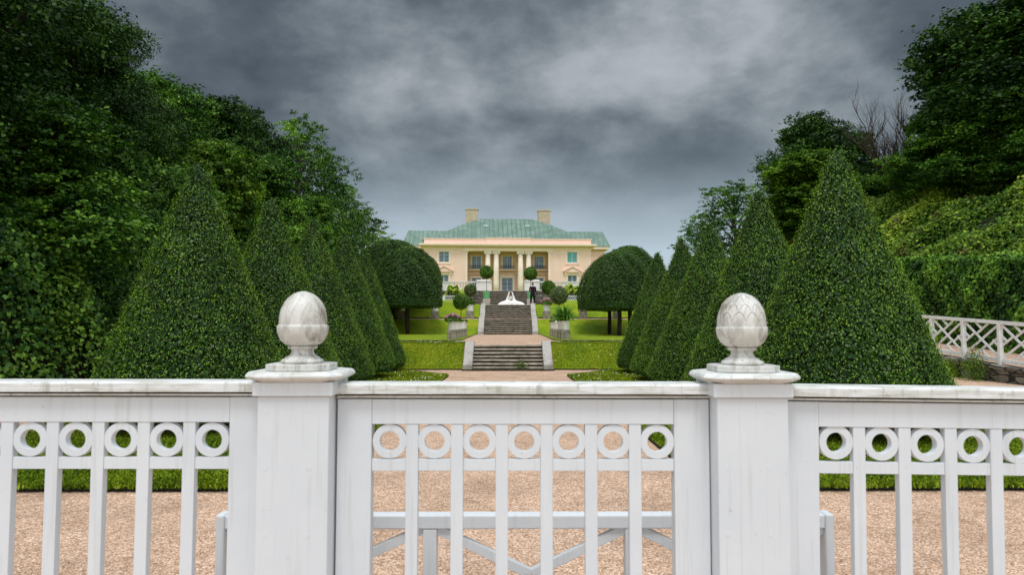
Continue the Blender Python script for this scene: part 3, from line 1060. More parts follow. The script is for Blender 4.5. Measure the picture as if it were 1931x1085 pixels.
# ------------------------------------------------------------------ clipped cones
def cone_proto(seed, nleaf, rb=1.0, h=1.0):
    """unit-ish cone (radius 1.55, height 3.75) with clipped leaf surface"""
    g = np.random.default_rng(seed)
    RB, HH, Z0 = 1.6, 3.9, .24
    root = local(thing('clipped_cone_tree', (0, 0, 0), 'cone', 'topiary tree', 'clipped conical hornbeams lining the lawn'))

    def rad(q):           # q 0 bottom .. 1 apex
        r = (1 - q) + .008 * np.sin(q * math.pi)
        tuck = np.clip(q / .07, 0, 1)
        return RB * (r * (.86 + .14 * np.sqrt(1 - (1 - tuck) ** 2))) + .035 * (q > .9)
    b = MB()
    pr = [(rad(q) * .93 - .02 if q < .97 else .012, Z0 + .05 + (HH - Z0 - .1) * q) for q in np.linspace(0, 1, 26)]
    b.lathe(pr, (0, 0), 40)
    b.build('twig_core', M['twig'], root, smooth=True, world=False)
    # sample
    q = 1 - np.sqrt(1 - g.random(nleaf) * .9995)
    a = g.uniform(0, 2 * np.pi, nleaf)
    low = 0.035 * np.sin(3 * a + seed) + 0.03 * np.sin(7 * a + 5 * q * 6 + seed * 2) + 0.02 * np.sin(13 * a + 21 * q)
    lump = .5 * low + .018 * np.sin(a * 31 + q * 60) * np.cos(q * 90 + a * 9)
    r = rad(q) + lump * (1 - .6 * q) + g.normal(0, .018, nleaf) - np.abs(g.normal(0, .045, nleaf)) * (g.random(nleaf) < .45)
    z = Z0 + (HH - Z0) * q + g.normal(0, .015, nleaf)
    z -= np.where(q < .05, np.abs(low) * .8, 0)
    P = np.stack([r * np.cos(a), r * np.sin(a), z], 1)
    N = np.stack([np.cos(a), np.sin(a), np.full(nleaf, .42)], 1) + g.normal(size=(nleaf, 3)) * .5
    # leaves under the skirt
    k = int(nleaf * .06)
    rr = RB * .9 * np.sqrt(g.random(k))
    a2 = g.uniform(0, 2 * np.pi, k)
    P = np.vstack([P, np.stack([rr * np.cos(a2), rr * np.sin(a2), np.full(k, Z0) + g.normal(0, .03, k)], 1)])
    N = np.vstack([N, np.stack([np.cos(a2) * .4, np.sin(a2) * .4, -np.ones(k)], 1) + g.normal(size=(k, 3)) * .3])
    # stray shoots off the clipped face, coloured pale to paint a rim light
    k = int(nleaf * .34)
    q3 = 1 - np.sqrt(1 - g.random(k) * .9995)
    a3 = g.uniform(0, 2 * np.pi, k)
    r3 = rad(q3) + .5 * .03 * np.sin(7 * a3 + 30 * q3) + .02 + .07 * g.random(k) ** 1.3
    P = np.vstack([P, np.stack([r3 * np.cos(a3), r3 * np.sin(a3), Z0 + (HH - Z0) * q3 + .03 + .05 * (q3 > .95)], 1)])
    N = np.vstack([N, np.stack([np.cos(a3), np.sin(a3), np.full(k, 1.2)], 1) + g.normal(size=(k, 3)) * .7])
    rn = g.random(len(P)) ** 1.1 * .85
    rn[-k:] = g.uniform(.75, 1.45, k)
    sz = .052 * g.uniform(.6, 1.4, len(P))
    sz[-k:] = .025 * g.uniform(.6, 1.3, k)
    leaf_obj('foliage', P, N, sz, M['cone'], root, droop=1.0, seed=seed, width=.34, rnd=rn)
    MB().tube([(0, 0, -.05), (0.01, 0, .25), (0, 0.01, .6)], [.13, .11, .10], 10).build('trunk', M['bark'], root, world=False)
    return root


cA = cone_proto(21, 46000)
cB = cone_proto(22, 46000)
# (px of apex, py of apex, distance, base radius)
CON = [(375, 305, 10.25, 1.55, 'left', 'nearest the fence, its foot hidden by the left fence panel'), (513, 374, 13.3, 1.58, 'left', 'second in the left row, apex against the dark wood'),
       (590, 413, 16.1, 1.60, 'left', 'third of the left row, right behind the smooth acorn'), (649, 438, 19.1, 1.58, 'left', 'fourth of the left row with its rounded foot showing'), (687, 470, 21.8, 1.50, 'left', 'far end of the left row beside the domed linden'),
       (1577, 281, 9.7, 1.60, 'right', 'tallest, nearest the fence on the right before the lattice railing'), (1430, 358, 12.6, 1.55, 'right', 'second in the right row, just behind the scaled acorn'),
       (1338, 425, 15.6, 1.58, 'right', 'third of the right row, plump with yellowish tip'), (1285, 450, 18.1, 1.50, 'right', 'fourth of the right row, narrow tip against pale sky'), (1240, 475, 21.0, 1.42, 'right', 'far end of the right row beside the domed linden')]
for i, (px, py, d, rb, side, txt) in enumerate(CON):
    p = at(px, py, d)
    sc = (rb * .93 / 1.6, rb * .93 / 1.6, p.z / 3.86)
    lab = 'green clipped cone, ' + txt
    if i == 0:
        c = cA
    elif i == 1:
        c = cB
    else:
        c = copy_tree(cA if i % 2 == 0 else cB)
    c.location = (p.x, d, 0)
    c.rotation_euler = (0, 0, i * 1.37)
    c.scale = sc
    c['label'] = lab


# ------------------------------------------------------------------ domed lindens
def dome_proto(seed, n=26000):
    g = np.random.default_rng(seed)
    root = local(thing('domed_linden', (0, 0, 0), 'dome', 'topiary tree', 'dome-clipped lindens on the terrace lawn'))
    RR, ZB, ZT = 2.0, 1.75, 5.2

    def surf(u, a):
        # u 0 bottom edge .. 1 top
        ang = u * math.pi / 2
        r = RR * np.cos(ang) ** .92
        r = r * (.90 + .10 * np.sqrt(np.clip(u / .12, 0, 1)))
        z = ZB + .25 + (ZT - ZB - .25) * np.sin(ang) ** 1.0
        return r, z
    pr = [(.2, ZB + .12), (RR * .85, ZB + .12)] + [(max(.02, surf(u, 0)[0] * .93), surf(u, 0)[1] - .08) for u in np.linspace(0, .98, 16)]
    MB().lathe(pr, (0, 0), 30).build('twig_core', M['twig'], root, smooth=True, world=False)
    u = g.random(n) ** 1.15
    a = g.uniform(0, 2 * np.pi, n)
    r, z = surf(u, a)
    lump = .06 * np.sin(a * 3 + seed) * np.sin(u * 7) + .05 * np.sin(a * 9 + u * 15) + g.normal(0, .045, n)
    r = r + lump
    z = z + lump * np.sin(u * 1.5)
    P = np.stack([r * np.cos(a), r * np.sin(a), z], 1)
    N = np.stack([np.cos(a) * np.cos(u * 1.5), np.sin(a) * np.cos(u * 1.5), np.sin(u * 1.5) + .25], 1) + g.normal(size=(n, 3)) * .4
    k = n // 4
    rr = RR * np.sqrt(g.random(k))
    a2 = g.uniform(0, 2 * np.pi, k)
    P = np.vstack([P, np.stack([rr * np.cos(a2), rr * np.sin(a2), ZB + g.uniform(-.10, .22, k) + .07 * np.sin(a2 * 5)], 1)])
    N = np.vstack([N, np.stack([np.cos(a2) * .4, np.sin(a2) * .4, -np.ones(k)], 1) + g.normal(size=(k, 3)) * .4])
    k2 = n // 6
    a3 = g.uniform(0, 2 * np.pi, k2)
    P = np.vstack([P, np.stack([RR * 1.0 * np.cos(a3), RR * 1.0 * np.sin(a3), ZB + g.uniform(0, .35, k2)], 1)])
    N = np.vstack([N, np.stack([np.cos(a3), np.sin(a3), np.zeros(k2)], 1) + g.normal(size=(k2, 3)) * .4])
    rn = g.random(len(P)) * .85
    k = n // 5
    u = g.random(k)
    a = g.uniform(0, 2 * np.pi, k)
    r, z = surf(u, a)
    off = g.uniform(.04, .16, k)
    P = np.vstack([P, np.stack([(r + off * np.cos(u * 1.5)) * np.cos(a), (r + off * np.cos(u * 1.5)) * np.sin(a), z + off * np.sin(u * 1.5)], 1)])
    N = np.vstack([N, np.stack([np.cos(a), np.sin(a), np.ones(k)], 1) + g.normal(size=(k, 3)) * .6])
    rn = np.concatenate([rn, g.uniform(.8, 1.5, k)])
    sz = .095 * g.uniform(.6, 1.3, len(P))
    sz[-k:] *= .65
    leaf_obj('foliage', P, N, sz, M['dome'], root, droop=1.0, seed=seed, rnd=rn)
    t = MB().tube([(0, 0, -.1), (.03, 0, .3), (-.02, .02, 1.1), (.02, 0, 2.3)], [.19, .135, .12, .14], 10)
    for q in range(5):
        an = q * 1.26
        t.tube([(0, 0, 1.55), (.5 * math.cos(an), .5 * math.sin(an), 2.1), (1.1 * math.cos(an), 1.1 * math.sin(an), 2.5)], [.08, .06, .03], 6)
    t.build('trunk', M['bark'], root, world=False)
    return root


dA = dome_proto(31)
DOM = [(768, 44.0, 2.27, 468, .8, 'domed dark linden on one trunk, left of the steps'),
       (740, 47.5, 2.75, 455, 2.0, 'second domed linden behind, left edge hidden by the cones'),
       (794, 51.5, 1.6, 482, 3.0, 'small domed linden overlapping behind the left dome, nearest the castle'),
       (1168, 38.8, 1.95, 476, .8, 'broad domed linden on the right, nearest of the three trunks'),
       (1149, 44.0, 2.05, 486, .8, 'middle domed linden on the right beside the castle wing'),
       (1188, 41.5, 2.1, 467, .8, 'domed linden on the right with its trunk half behind a cone')]
for i, (px, d, r, topy, zg, lab) in enumerate(DOM):
    p = at(px, 600, d)
    zt = at(px, topy, d).z
    c = dA if i == 0 else copy_tree(dA)
    c.location = (p.x, d, zg)
    c.scale = (r / 2.05, r / 2.05, (zt - zg) / 5.25)
    c.rotation_euler = (0, 0, i * 1.1)
    c['label'] = lab


# ------------------------------------------------------------------ free-growing trees
def surf_r(x, y):
    return 3.4 + min(x - 17.2, 3.3) * .92 + max(0, x - 20.5) * .1 + (y - 20) * .10 + .25 * math.sin(y * .55 + x * .3)


def tree_proto(name, seed, height, rad, zb, nlobe, mleaf, leaf, m, cat='tree', spray=26, open_=1.0, tall=False, barkm='bark'):
    g = np.random.default_rng(seed)
    root = local(thing(name, (0, 0, 0), name, cat))
    C, Rl = [], []
    for k in range(nlobe):
        q = (k + .5) / nlobe
        z = zb + (height - zb) * (.06 + .88 * q)
        qq = (z - zb) / (height - zb)
        pr = (math.sin(math.pi * min(1, qq ** .75 * .93 + .06))) ** .62
        a = k * 2.39996 + g.uniform(-.4, .4)
        rr = rad * pr * g.uniform(.42, .86) if k % 3 else rad * pr * g.uniform(0, .35)
        if k == nlobe - 1:
            rr = 0
        C.append((rr * math.cos(a), rr * math.sin(a), z))
        Rl.append(rad * g.uniform(.27, .42) * (.75 + .25 * pr))
    C = np.array(C)
    Rl = np.array(Rl)
    P, N, RND = [], [], []
    for c, rl in zip(C, Rl):
        ns = int(mleaf)
        d = unit(g.normal(size=(ns, 3)) + np.array([0, 0, .25]))
        out = unit((c * np.array([1, 1, .35]) - np.array([0, 0, (zb + height) / 2 * .35])).reshape(1, 3))
        d = unit(d + out * .35)
        sc = c + d * (rl * g.uniform(.5, 1.3, (ns, 1)) ** 1.0 * open_) * np.array([1, 1, .8])
        shade = g.normal(0, .13)
        for s_, dd in zip(sc, d):
            pts = s_ + g.normal(size=(spray, 3)) * (rl * .15) * np.array([1, 1, .5])
            P.append(pts)
            N.append(np.tile(dd * .55 + np.array([0, 0, .75]), (spray, 1)) + g.normal(size=(spray, 3)) * .5)
            RND.append(np.clip(g.random(spray) * .7 + .15 + shade + g.normal(0, .08), 0, 1))
    P = np.vstack(P)
    N = np.vstack(N)
    leaf_obj('crown', P, N, leaf * g.uniform(.6, 1.35, len(P)), m, root, droop=.7, seed=seed, rnd=np.concatenate(RND), width=.36)
    b = MB()
    th = height * .86
    ax = [(0, 0, -.6), (.05 * rad, 0, th * .25), (-.04 * rad, .05 * rad, th * .5), (.03 * rad, -.03 * rad, th * .75), (0, 0, th)]
    r0 = height * .024
    b.tube(ax, [r0 * 1.5, r0, r0 * .75, r0 * .45, r0 * .12], 9)
    for k in range(0, nlobe - 1):
        c = C[k]
        z0 = max(zb * .6, c[2] - rad * .55)
        w = min(1, z0 / th)
        p0 = (0, 0, z0)
        p1 = (c[0] * .45, c[1] * .45, (z0 + c[2]) / 2 + .1)
        b.tube([p0, p1, tuple(c), tuple(c * np.array([1.15, 1.15, 1]) + np.array([0, 0, Rl[k] * .6]))], [r0 * .42 * (1.1 - w * .7), r0 * .28, r0 * .14, r0 * .05], 5)
    b.build('trunk', M[barkm], root, smooth=True, world=False)
    return root


tD = tree_proto('broadleaf_tree', 41, 10, 3.2, 1.2, 46, 60, .15, M['tree_dark'])
tN = tree_proto('broadleaf_tree', 47, 10, 3.2, 1.0, 48, 78, .088, M['tree_dark'], spray=38)
tM = tree_proto('broadleaf_tree', 42, 10, 3.2, 1.0, 40, 58, .135, M['tree_mid'], spray=30)
tL = tree_proto('broadleaf_tree', 43, 8, 3.0, .8, 34, 62, .17, M['tree_light'])
tA = tree_proto('ash_tree', 44, 12, 3.0, 2.0, 30, 26, .15, M['tree_mid'], open_=1.3, spray=24, barkm='greybark')
tP = tree_proto('maple_tree', 46, 8, 3.0, 1.0, 26, 26, .15, M['tree_light'], open_=1.25, spray=22, barkm='greybark')
tS = tree_proto('shrub', 45, 4, 2.4, .0, 30, 56, .13, M['tree_mid'], cat='shrub')
used = set()


def tree(proto, px, d, topy, r, label, zg=None, group=None, h0=None, r0=3.2, x=None, top=None, mat_=None, cat=None):
    p = at(px, topy, d)
    X = p.x if x is None else x
    zt = p.z if top is None else top
    zg = (surf_r(X, d) - .5 if (X > 17 and d < 46) else H(X, d)) if zg is None else zg
    c = proto if proto.name not in used else copy_tree(proto)
    used.add(proto.name)
    k = (zt - zg) / h0
    c.location = (X, d, zg)
    c.scale = (r / r0, r / r0, k)
    c.rotation_euler = (0, 0, (px * 0.37) % 6.28)
    c['label'] = label
    if cat:
        c['category'] = cat
    if group:
        c['group'] = group
    return c


GL = 'trees of the wood on the left bank'
GR = 'trees above the right bank'
tree(tN, -60, 16.5, 0, 3.9, 'huge near-black tree filling the upper left corner', h0=10, top=15.5, x=-14.0, group=GL)
tree(tN, -150, 10.5, 0, 3.8, 'dark overhanging tree at the far left edge of the picture', h0=10, top=13, x=-12.2, group=GL)
tree(tN, 190, 22, 32, 2.5, 'dark tree with ragged crown against the sky, upper left', h0=10.1, group=GL)
tree(tM, 290, 27, 140, 2.4, 'rounded dark green tree lower than the corner tree', h0=10.1, group=GL)
tree(tD, 410, 33, 195, 2.8, 'dark dense tree behind the tallest left cone', h0=10.1, group=GL)
tree(tD, 475, 37, 216, 2.6, 'dark tree between the rounded one and the feathery ash', h0=10.1, group=GL)
tree(tA, 565, 42, 222, 2.7, 'feathery ash tree standing clear of the wood against the sky', h0=12, r0=3, group=GL)
tree(tA, 612, 46, 292, 2.6, 'bushy green tree stepping down right of the ash', h0=12, r0=3, group=GL)
tree(tA, 652, 52, 345, 1.9, 'thin small-leaved tree leaning out at the end of the wood', h0=12, r0=3, group=GL)
tree(tP, 688, 58, 402, 2.8, 'pale fresh green tree above the left domed linden', h0=8, r0=3, group=GL)
tree(tL, 410, 24, 285, 2.1, 'bright green tree behind the tip of the nearest left cone', h0=8, r0=3, group=GL)
tree(tM, 500, 30, 300, 2.3, 'mid green tree above the second left cone', h0=10.1, group=GL)
tree(tM, 335, 21, 330, 2.2, 'shaded leafy tree left of the nearest cone tip', h0=10.1, group=GL)
tree(tM, 590, 38, 370, 2.2, 'leafy green tree above the third left cone', h0=10.1, group=GL)
tree(tD, 632, 44, 430, 1.7, 'low dark tree between the third and fourth left cones', h0=10.1, group=GL)
tree(tN, 130, 19, 150, 3.0, 'shadowy tree deep inside the left wood', h0=10.1, group=GL)
tree(tM, 60, 14.5, 200, 2.5, 'tree with drooping leaves above the ivy bank', h0=10.1, group=GL)
# right
tree(tD, 1905, 32, 10, 4.6, 'tall dark tree in the upper right corner', h0=10.1, group=GR)
tree(tD, 1848, 35, 30, 3.1, 'dark tree edge standing against the storm sky, right', h0=10.1, group=GR)
tree(tD, 1541, 50, 222, 4.0, 'round-headed dark tree behind the tallest right cone', h0=10.1, group=GR)
tree(tL, 1520, 42, 296, 3.4, 'lighter green round tree in front of the dark round-headed one', h0=8, r0=3, group=GR)
tree(tA, 1385, 62, 345, 4.0, 'grey-green tree between the second and third right cones', h0=12, r0=3, group=GR)
tree(tA, 1325, 66, 400, 2.6, 'low tree left of the grey-green one, beside the third right cone', h0=12, r0=3, group=GR)
tree(tM, 1800, 33, 215, 3.0, 'leafy tree under the tall corner tree, facing the shrub bank', h0=10.1, group=GR)
tree(tM, 1915, 30.5, 150, 3.2, 'green tree below the upper right corner tree', h0=10.1, group=GR)
tree(tL, 1858, 31, 262, 2.2, 'bright green young tree at the top of the shrub bank', h0=8, r0=3, group=GR)
tree(tD, 1690, 44, 312, 3.0, 'low dark tree beneath the bare branches', h0=10.1, group=GR)
tree(tM, 1765, 34.5, 270, 2.3, 'dark green tree at the left foot of the corner trees', h0=10.1, group=GR)
tree(tM, 1612, 42, 335, 2.4, 'tree peeping over the shoulder of the tallest right cone', h0=10.1, group=GR)
# back rows that close the wood
for (x, y, zt, r, pr, lab) in ((-19, 22, 14, 4.5, tD, 'tree deep in the left wood behind the corner tree'), (-18, 32, 13, 4.5, tD, 'tree deep in the left wood behind the rounded tree'), (-17.5, 44, 12.5, 4.5, tD, 'tree deep in the left wood behind the ash'),
                               (24, 46, 12.5, 4, tD, 'tree deep in the right wood behind the bare branches'), (27, 30, 17, 5, tD, 'tree deep in the right wood behind the corner tree')):
    tree(pr, 300, y, 300, r, lab, h0=10.1, x=x, top=zt, group=GL if x < 0 else GR)


def bare_tree(px, d, topy):
    p = at(px, topy, d)
    zg = H(p.x, d)
    root = thing('bare_tree', (p.x, d, zg), 'leafless tree with fine grey branches against the storm sky', 'tree', GR)
    root['_o'] = (0, 0, 0)
    g = random.Random(5)
    b = MB()
    tr = MB()

    def grow(p0, dr, ln, r, lev, mb):
        pts = [p0]
        d_ = dr.copy()
        rr = [r]
        for k in range(3):
            d_ = (d_ + Vector((g.uniform(-.16, .16), g.uniform(-.16, .16), g.uniform(.0, .14)))).normalized()
            pts.append(pts[-1] + d_ * ln / 3)
            rr.append(r * (1 - .18 * (k + 1)))
        mb.tube(pts, rr, 5)
        if lev == 0:
            return
        for k in range(4 if lev > 1 else 3):
            q = pts[1 + k % 3]
            a = g.uniform(0, 6.28)
            sp = g.uniform(.35, .7)
            nd = (d_ + Vector((math.cos(a) * sp, math.sin(a) * sp, .15))).normalized()
            grow(q, nd, ln * g.uniform(.5, .75), r * .5, lev - 1, b)
    Ht = p.z - zg
    tr.tube([(0, 0, -.5), (0, 0, Ht * .4)], [.16, .11], 8)
    for k in range(6):
        a = k * 1.05 + .3
        grow(Vector((0, 0, Ht * (.3 + .02 * k))), Vector((math.cos(a) * .42, math.sin(a) * .42, 1)).normalized(), Ht * .36, .10, 4, b)
    tr.build('trunk', M['bark'], root, world=False)
    b.build('branches', M['bark'], root, world=False)


bare_tree(1692, 37, 205)


# ------------------------------------------------------------------ foliage banks, hedge
def bank_leaves(name, x0, x1, y0, y1, surf, n, leaf, m, seed, clump, amp, outward, label=None, cat=None, kind=None, thick=.12):
    g = np.random.default_rng(seed)
    x = g.uniform(x0, x1, n)
    y = g.uniform(y0, y1, n)
    ph = g.uniform(0, 6.28, 12)
    lump = np.zeros(n)
    for i in range(6):
        a = i * 1.1 + seed
        f = clump * (1 + .55 * i)
        lump += np.sin((x * math.cos(a) * 1.4 + y * math.sin(a)) * f + ph[i]) * np.sin((y * math.cos(a) - x * math.sin(a)) * f * .8 + ph[i + 6]) / (1 + .5 * i)
    z = np.array([surf(a, b) for a, b in zip(x, y)])
    P = np.stack([x, y, z], 1) + np.outer(lump * amp + g.normal(0, thick, n), outward)
    N = np.tile(np.array(outward), (n, 1)) + g.normal(size=(n, 3)) * .5 + np.array([0, 0, .4])
    rnd = np.clip(.5 + lump * .16 + g.normal(0, .22, n), 0, 1)
    o = leaf_obj(name, P, N, leaf * g.uniform(.6, 1.35, n), m, droop=1.0, seed=seed, rnd=rnd, width=.36)
    tag(o, label, cat, kind=kind)
    return o


def surf_l(x, y):
    k = -x - 8.2
    return 0.1 + 3.6 * (1 - math.exp(-k * 1.15)) + .35 * k + .3 * math.sin(y * .7) * min(1, k)


# ivy bank: steep leafy face
bank_leaves('undergrowth', -14.5, -8.2, 5, 24, surf_l, 165000, .098, M['bank_l'], 51, 1.1, .22, (.8, -.25, .5), kind='stuff')
bank_leaves('undergrowth', -14.5, -8.6, 24, 46, surf_l, 38000, .17, M['tree_mid'], 52, 1.0, .3, (.8, -.25, .5), kind='stuff')
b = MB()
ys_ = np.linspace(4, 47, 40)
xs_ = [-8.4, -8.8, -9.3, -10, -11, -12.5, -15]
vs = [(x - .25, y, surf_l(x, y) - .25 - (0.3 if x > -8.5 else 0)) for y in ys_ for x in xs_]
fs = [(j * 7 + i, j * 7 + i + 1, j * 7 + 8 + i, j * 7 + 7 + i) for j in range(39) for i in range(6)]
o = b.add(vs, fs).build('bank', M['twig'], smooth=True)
tag(o, kind='structure')
GS = 'shrubs growing out of the ivy bank'
for k, (x, y, h, r, lab) in enumerate(((-10.6, 11.5, 5.2, 1.7, 'leafy shrub at the left edge above the fence panel'), (-10.4, 15.5, 5.4, 1.8, 'leafy shrub just left of the nearest cone'), (-10.8, 19.5, 6.2, 1.9, 'leafy shrub behind the shoulder of the nearest left cone'),
                                       (-10.4, 26, 6.4, 1.9, 'shrub between the first and second left cones'), (-10.2, 31, 6.6, 2.0, 'shrub between the second and third left cones'), (-10, 37, 6.4, 2.2, 'shrub between the third and fourth left cones'))):
    tree(tS, 100 + 61 * k, y, 300, r, lab, h0=4.1, r0=2.4, x=x, top=h, zg=.6, group=GS)


# right: ramp with stone wall, hedge, shrub bank
def zr(y):
    return .44 + .058 * (y - 18.08)


rb = MB()
vs = []
yy = [9.0 + 1.0 * i for i in range(37)]
for y in yy:
    vs += [(13.12, y, zr(y)), (15.8, y, zr(y) + .03)]
rb.add(vs, [(2 * i, 2 * i + 1, 2 * i + 3, 2 * i + 2) for i in range(len(yy) - 1)])
o = rb.build('ramp_path', M['gravel'])
tag(o, kind='structure')
wall = thing('stone_retaining_wall', (13.0, 25, 0), 'rough dry stone wall carrying the sloping path and lattice railing at right', 'wall')
w = MB()
vs, fs = [], []
w.add([v for y in (9.0, 45.0) for v in ((12.86, y, -.1), (13.1, y, -.1), (13.1, y, zr(y) - .09), (12.92, y, zr(y) - .09))], [(0, 1, 2, 3), (7, 6, 5, 4), (0, 4, 5, 1), (1, 5, 6, 2), (2, 6, 7, 3), (3, 7, 4, 0)])
w.build('wall_face', M['drystone'], wall)
w = MB()
g = random.Random(3)
y = 9.0
while y < 45:
    l = g.uniform(.7, 1.3)
    y2 = min(45, y + l)
    e = g.uniform(-.02, .02)
    w.add([v for q in (y + .008, y2 - .008) for v in ((12.80 + e, q, zr(q) - .088), (13.17, q, zr(q) - .088), (13.17, q, zr(q) + .02), (12.80 + e, q, zr(q) + .015))], [(0, 1, 2, 3), (7, 6, 5, 4), (0, 4, 5, 1), (1, 5, 6, 2), (2, 6, 7, 3), (3, 7, 4, 0)])
    y = y2
w.build('coping', M['drystone'], wall, bevel=.015)


def lattice_fence():
    root = thing('lattice_railing', (13.05, 20, .5), 'white diagonal lattice railing rising along the sloping path', 'railing')
    X0 = 13.03
    H0, H1 = .03, 1.14

    def zz(y):
        return zr(y) + .02
    ya, yb_ = 10.81, 44.2
    sl = .058
    MB().add([v for y in (ya, yb_) for v in ((X0 - .055, y, zz(y) + 1.06), (X0 + .055, y, zz(y) + 1.06), (X0 + .055, y, zz(y) + 1.15), (X0 - .055, y, zz(y) + 1.16))],
             [(0, 1, 2, 3), (7, 6, 5, 4), (0, 4, 5, 1), (1, 5, 6, 2), (2, 6, 7, 3), (3, 7, 4, 0)]).build('handrail', M['whitewood'], root, bevel=.006)
    MB().add([v for y in (ya, yb_) for v in ((X0 - .03, y, zz(y) + .06), (X0 + .03, y, zz(y) + .06), (X0 + .03, y, zz(y) + .16), (X0 - .03, y, zz(y) + .16))],
             [(0, 1, 2, 3), (7, 6, 5, 4), (0, 4, 5, 1), (1, 5, 6, 2), (2, 6, 7, 3), (3, 7, 4, 0)]).build('bottom_rail', M['whitewood'], root, bevel=.004)
    P0 = 20.97
    n0 = -7
    pk = None
    for k in range(n0, 17):
        y = P0 + 1.45 * k
        if pk is None:
            pk = MB().box(-.05, .05, -.05, .05, -.02, 1.055).build('post', M['whitewood'], root, world=False, bevel=.004)
            p = pk
        else:
            p = pk.copy()
            COL.objects.link(p)
        p.location = (X0 - .012 - 13.05, y - 20, zz(y) - .5)
        if k < 16:
            y1 = y + 1.45
            a, c = y + .052, y1 - .052
            b = MB()

            def q(u, v):      # panel coords 0..1
                yy_ = a + (c - a) * u
                return (X0, yy_, zz(yy_) + .165 + (.89) * v)

            def bar(u0, v0, u1, v1, off=0.0):
                p0, p1 = q(u0, v0), q(u1, v1)
                b.bar((p0[0] + off, p0[1], p0[2]), (p1[0] + off, p1[1], p1[2]), .060, .024, (1, 0, 0))
            # chinese-lattice: one long diagonal each way with parallels stopping on it
            bar(0.0, 0.0, 1.0, 1.0, -.004)
            bar(0.0, 1.0, .48, .52, .004)
            bar(.52, .48, 1.0, 0.0, .004)
            bar(.30, 1.0, .64, .66, .004)
            bar(.36, .34, .70, 0.0, .004)
            bar(0.0, .62, .30, .32, .004)
            bar(.70, .68, 1.0, .38, .004)
            bar(0.0, .34, .17, .51, -.004)
            bar(.34, 0.0, .52, .17, -.004)
            bar(.48, .83, .65, 1.0, -.004)
            bar(.84, .50, 1.0, .66, -.004)
            b.build('lattice_panel', M['whitewood'], root)
    return root


lattice_fence()


def hedge():
    root = thing('clipped_hedge', (16, 22, 1), 'long clipped green hedge behind the lattice railing', 'hedge')
    root['_o'] = (0, 0, 0)
    root.location = (0, 0, 0)
    g = np.random.default_rng(61)

    def top(y):
        return 3.45 + .085 * (y - 20)
    n = 64000
    y = g.uniform(9, 42, n)
    f = g.random(n)
    on_top = f < .28
    zt = top(y)
    zb_ = np.array([zr(v) for v in y])
    x = np.where(on_top, g.uniform(15.55, 17.6, n), 15.5)
    z = np.where(on_top, zt, zb_ + (zt - zb_) * g.random(n))
    lump = .10 * np.sin(y * 2.1 + z * 1.7) + .08 * np.sin(y * 4.3 - z * 3.1) + .05 * np.sin(y * 9 + z * 7)
    rnd_edge = np.clip(1 - (zt - z) / .4, 0, 1) * .18
    x = x + np.where(on_top, 0, rnd_edge - lump * .7) + g.normal(0, .05, n)
    z = z + np.where(on_top, lump * .8, 0) + g.normal(0, .04, n)
    P = np.stack([x, y, z], 1)
    N = np.where(on_top[:, None], np.array([[-.2, -.1, 1.]]), np.array([[-1., -.1, .35]])) + g.normal(size=(n, 3)) * .45
    leaf_obj('foliage', P, N, .115 * g.uniform(.6, 1.35, n), M['hedge'], root, droop=1.0, seed=61, rnd=np.clip(.5 + lump * 1.2 + g.normal(0, .2, n), 0, 1), width=.36)
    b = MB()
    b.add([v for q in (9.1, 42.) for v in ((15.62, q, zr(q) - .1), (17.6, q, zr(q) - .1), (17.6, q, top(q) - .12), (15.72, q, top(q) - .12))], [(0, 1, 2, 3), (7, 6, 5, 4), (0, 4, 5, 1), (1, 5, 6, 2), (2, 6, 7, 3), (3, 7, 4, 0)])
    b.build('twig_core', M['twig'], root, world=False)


hedge()


def surf_r(x, y):
    return 3.4 + min(x - 17.2, 3.3) * .92 + max(0, x - 20.5) * .1 + (y - 20) * .10 + .25 * math.sin(y * .55 + x * .3)


bank_leaves('shrubbery', 17.0, 24, 11, 44, surf_r, 120000, .15, M['bank_r'], 71, .62, .40, (-.55, -.35, .75), kind='stuff', thick=.10)
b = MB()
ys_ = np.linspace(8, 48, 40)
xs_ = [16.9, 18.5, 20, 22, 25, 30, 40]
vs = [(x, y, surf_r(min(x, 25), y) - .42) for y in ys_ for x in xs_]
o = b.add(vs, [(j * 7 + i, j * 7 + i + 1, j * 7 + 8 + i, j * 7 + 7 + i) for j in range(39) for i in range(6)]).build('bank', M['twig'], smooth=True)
tag(o, kind='structure')

# wall shrubs growing from the stone wall
GW = 'small plants growing on the stone wall'


def wall_plant(x, y, z, w, h, m, lab, seed):
    root = thing('wall_plant', (x, y, z), lab, 'shrub', GW)
    root['_o'] = (0, 0, 0)
    g = np.random.default_rng(seed)
    n = 1600
    P = np.stack([g.normal(0, w * .35, n), g.normal(0, w * .4, n), np.abs(g.normal(h * .35, h * .3, n))], 1)
    P[:, :2] *= (1 - .55 * P[:, 2:3] / h).clip(.15, 1)
    leaf_obj('foliage', P, g.normal(size=(n, 3)) + np.array([-.3, -.5, .3]), .06, m, root, droop=-.8, width=.15, seed=seed)
    MB().tube([(0, 0, 0), (0, 0, h * .6)], [.012, .005], 5).build('stem', M['bark'], root, world=False)


wall_plant(12.6, 18.5, .0, .55, 1.0, M['tree_light'], 'feathery green bush growing in front of the stone wall', 81)
wall_plant(12.65, 19.6, .0, .35, .5, M['bank_r'], 'low rusty plant beside the feathery bush at the stone wall', 82)


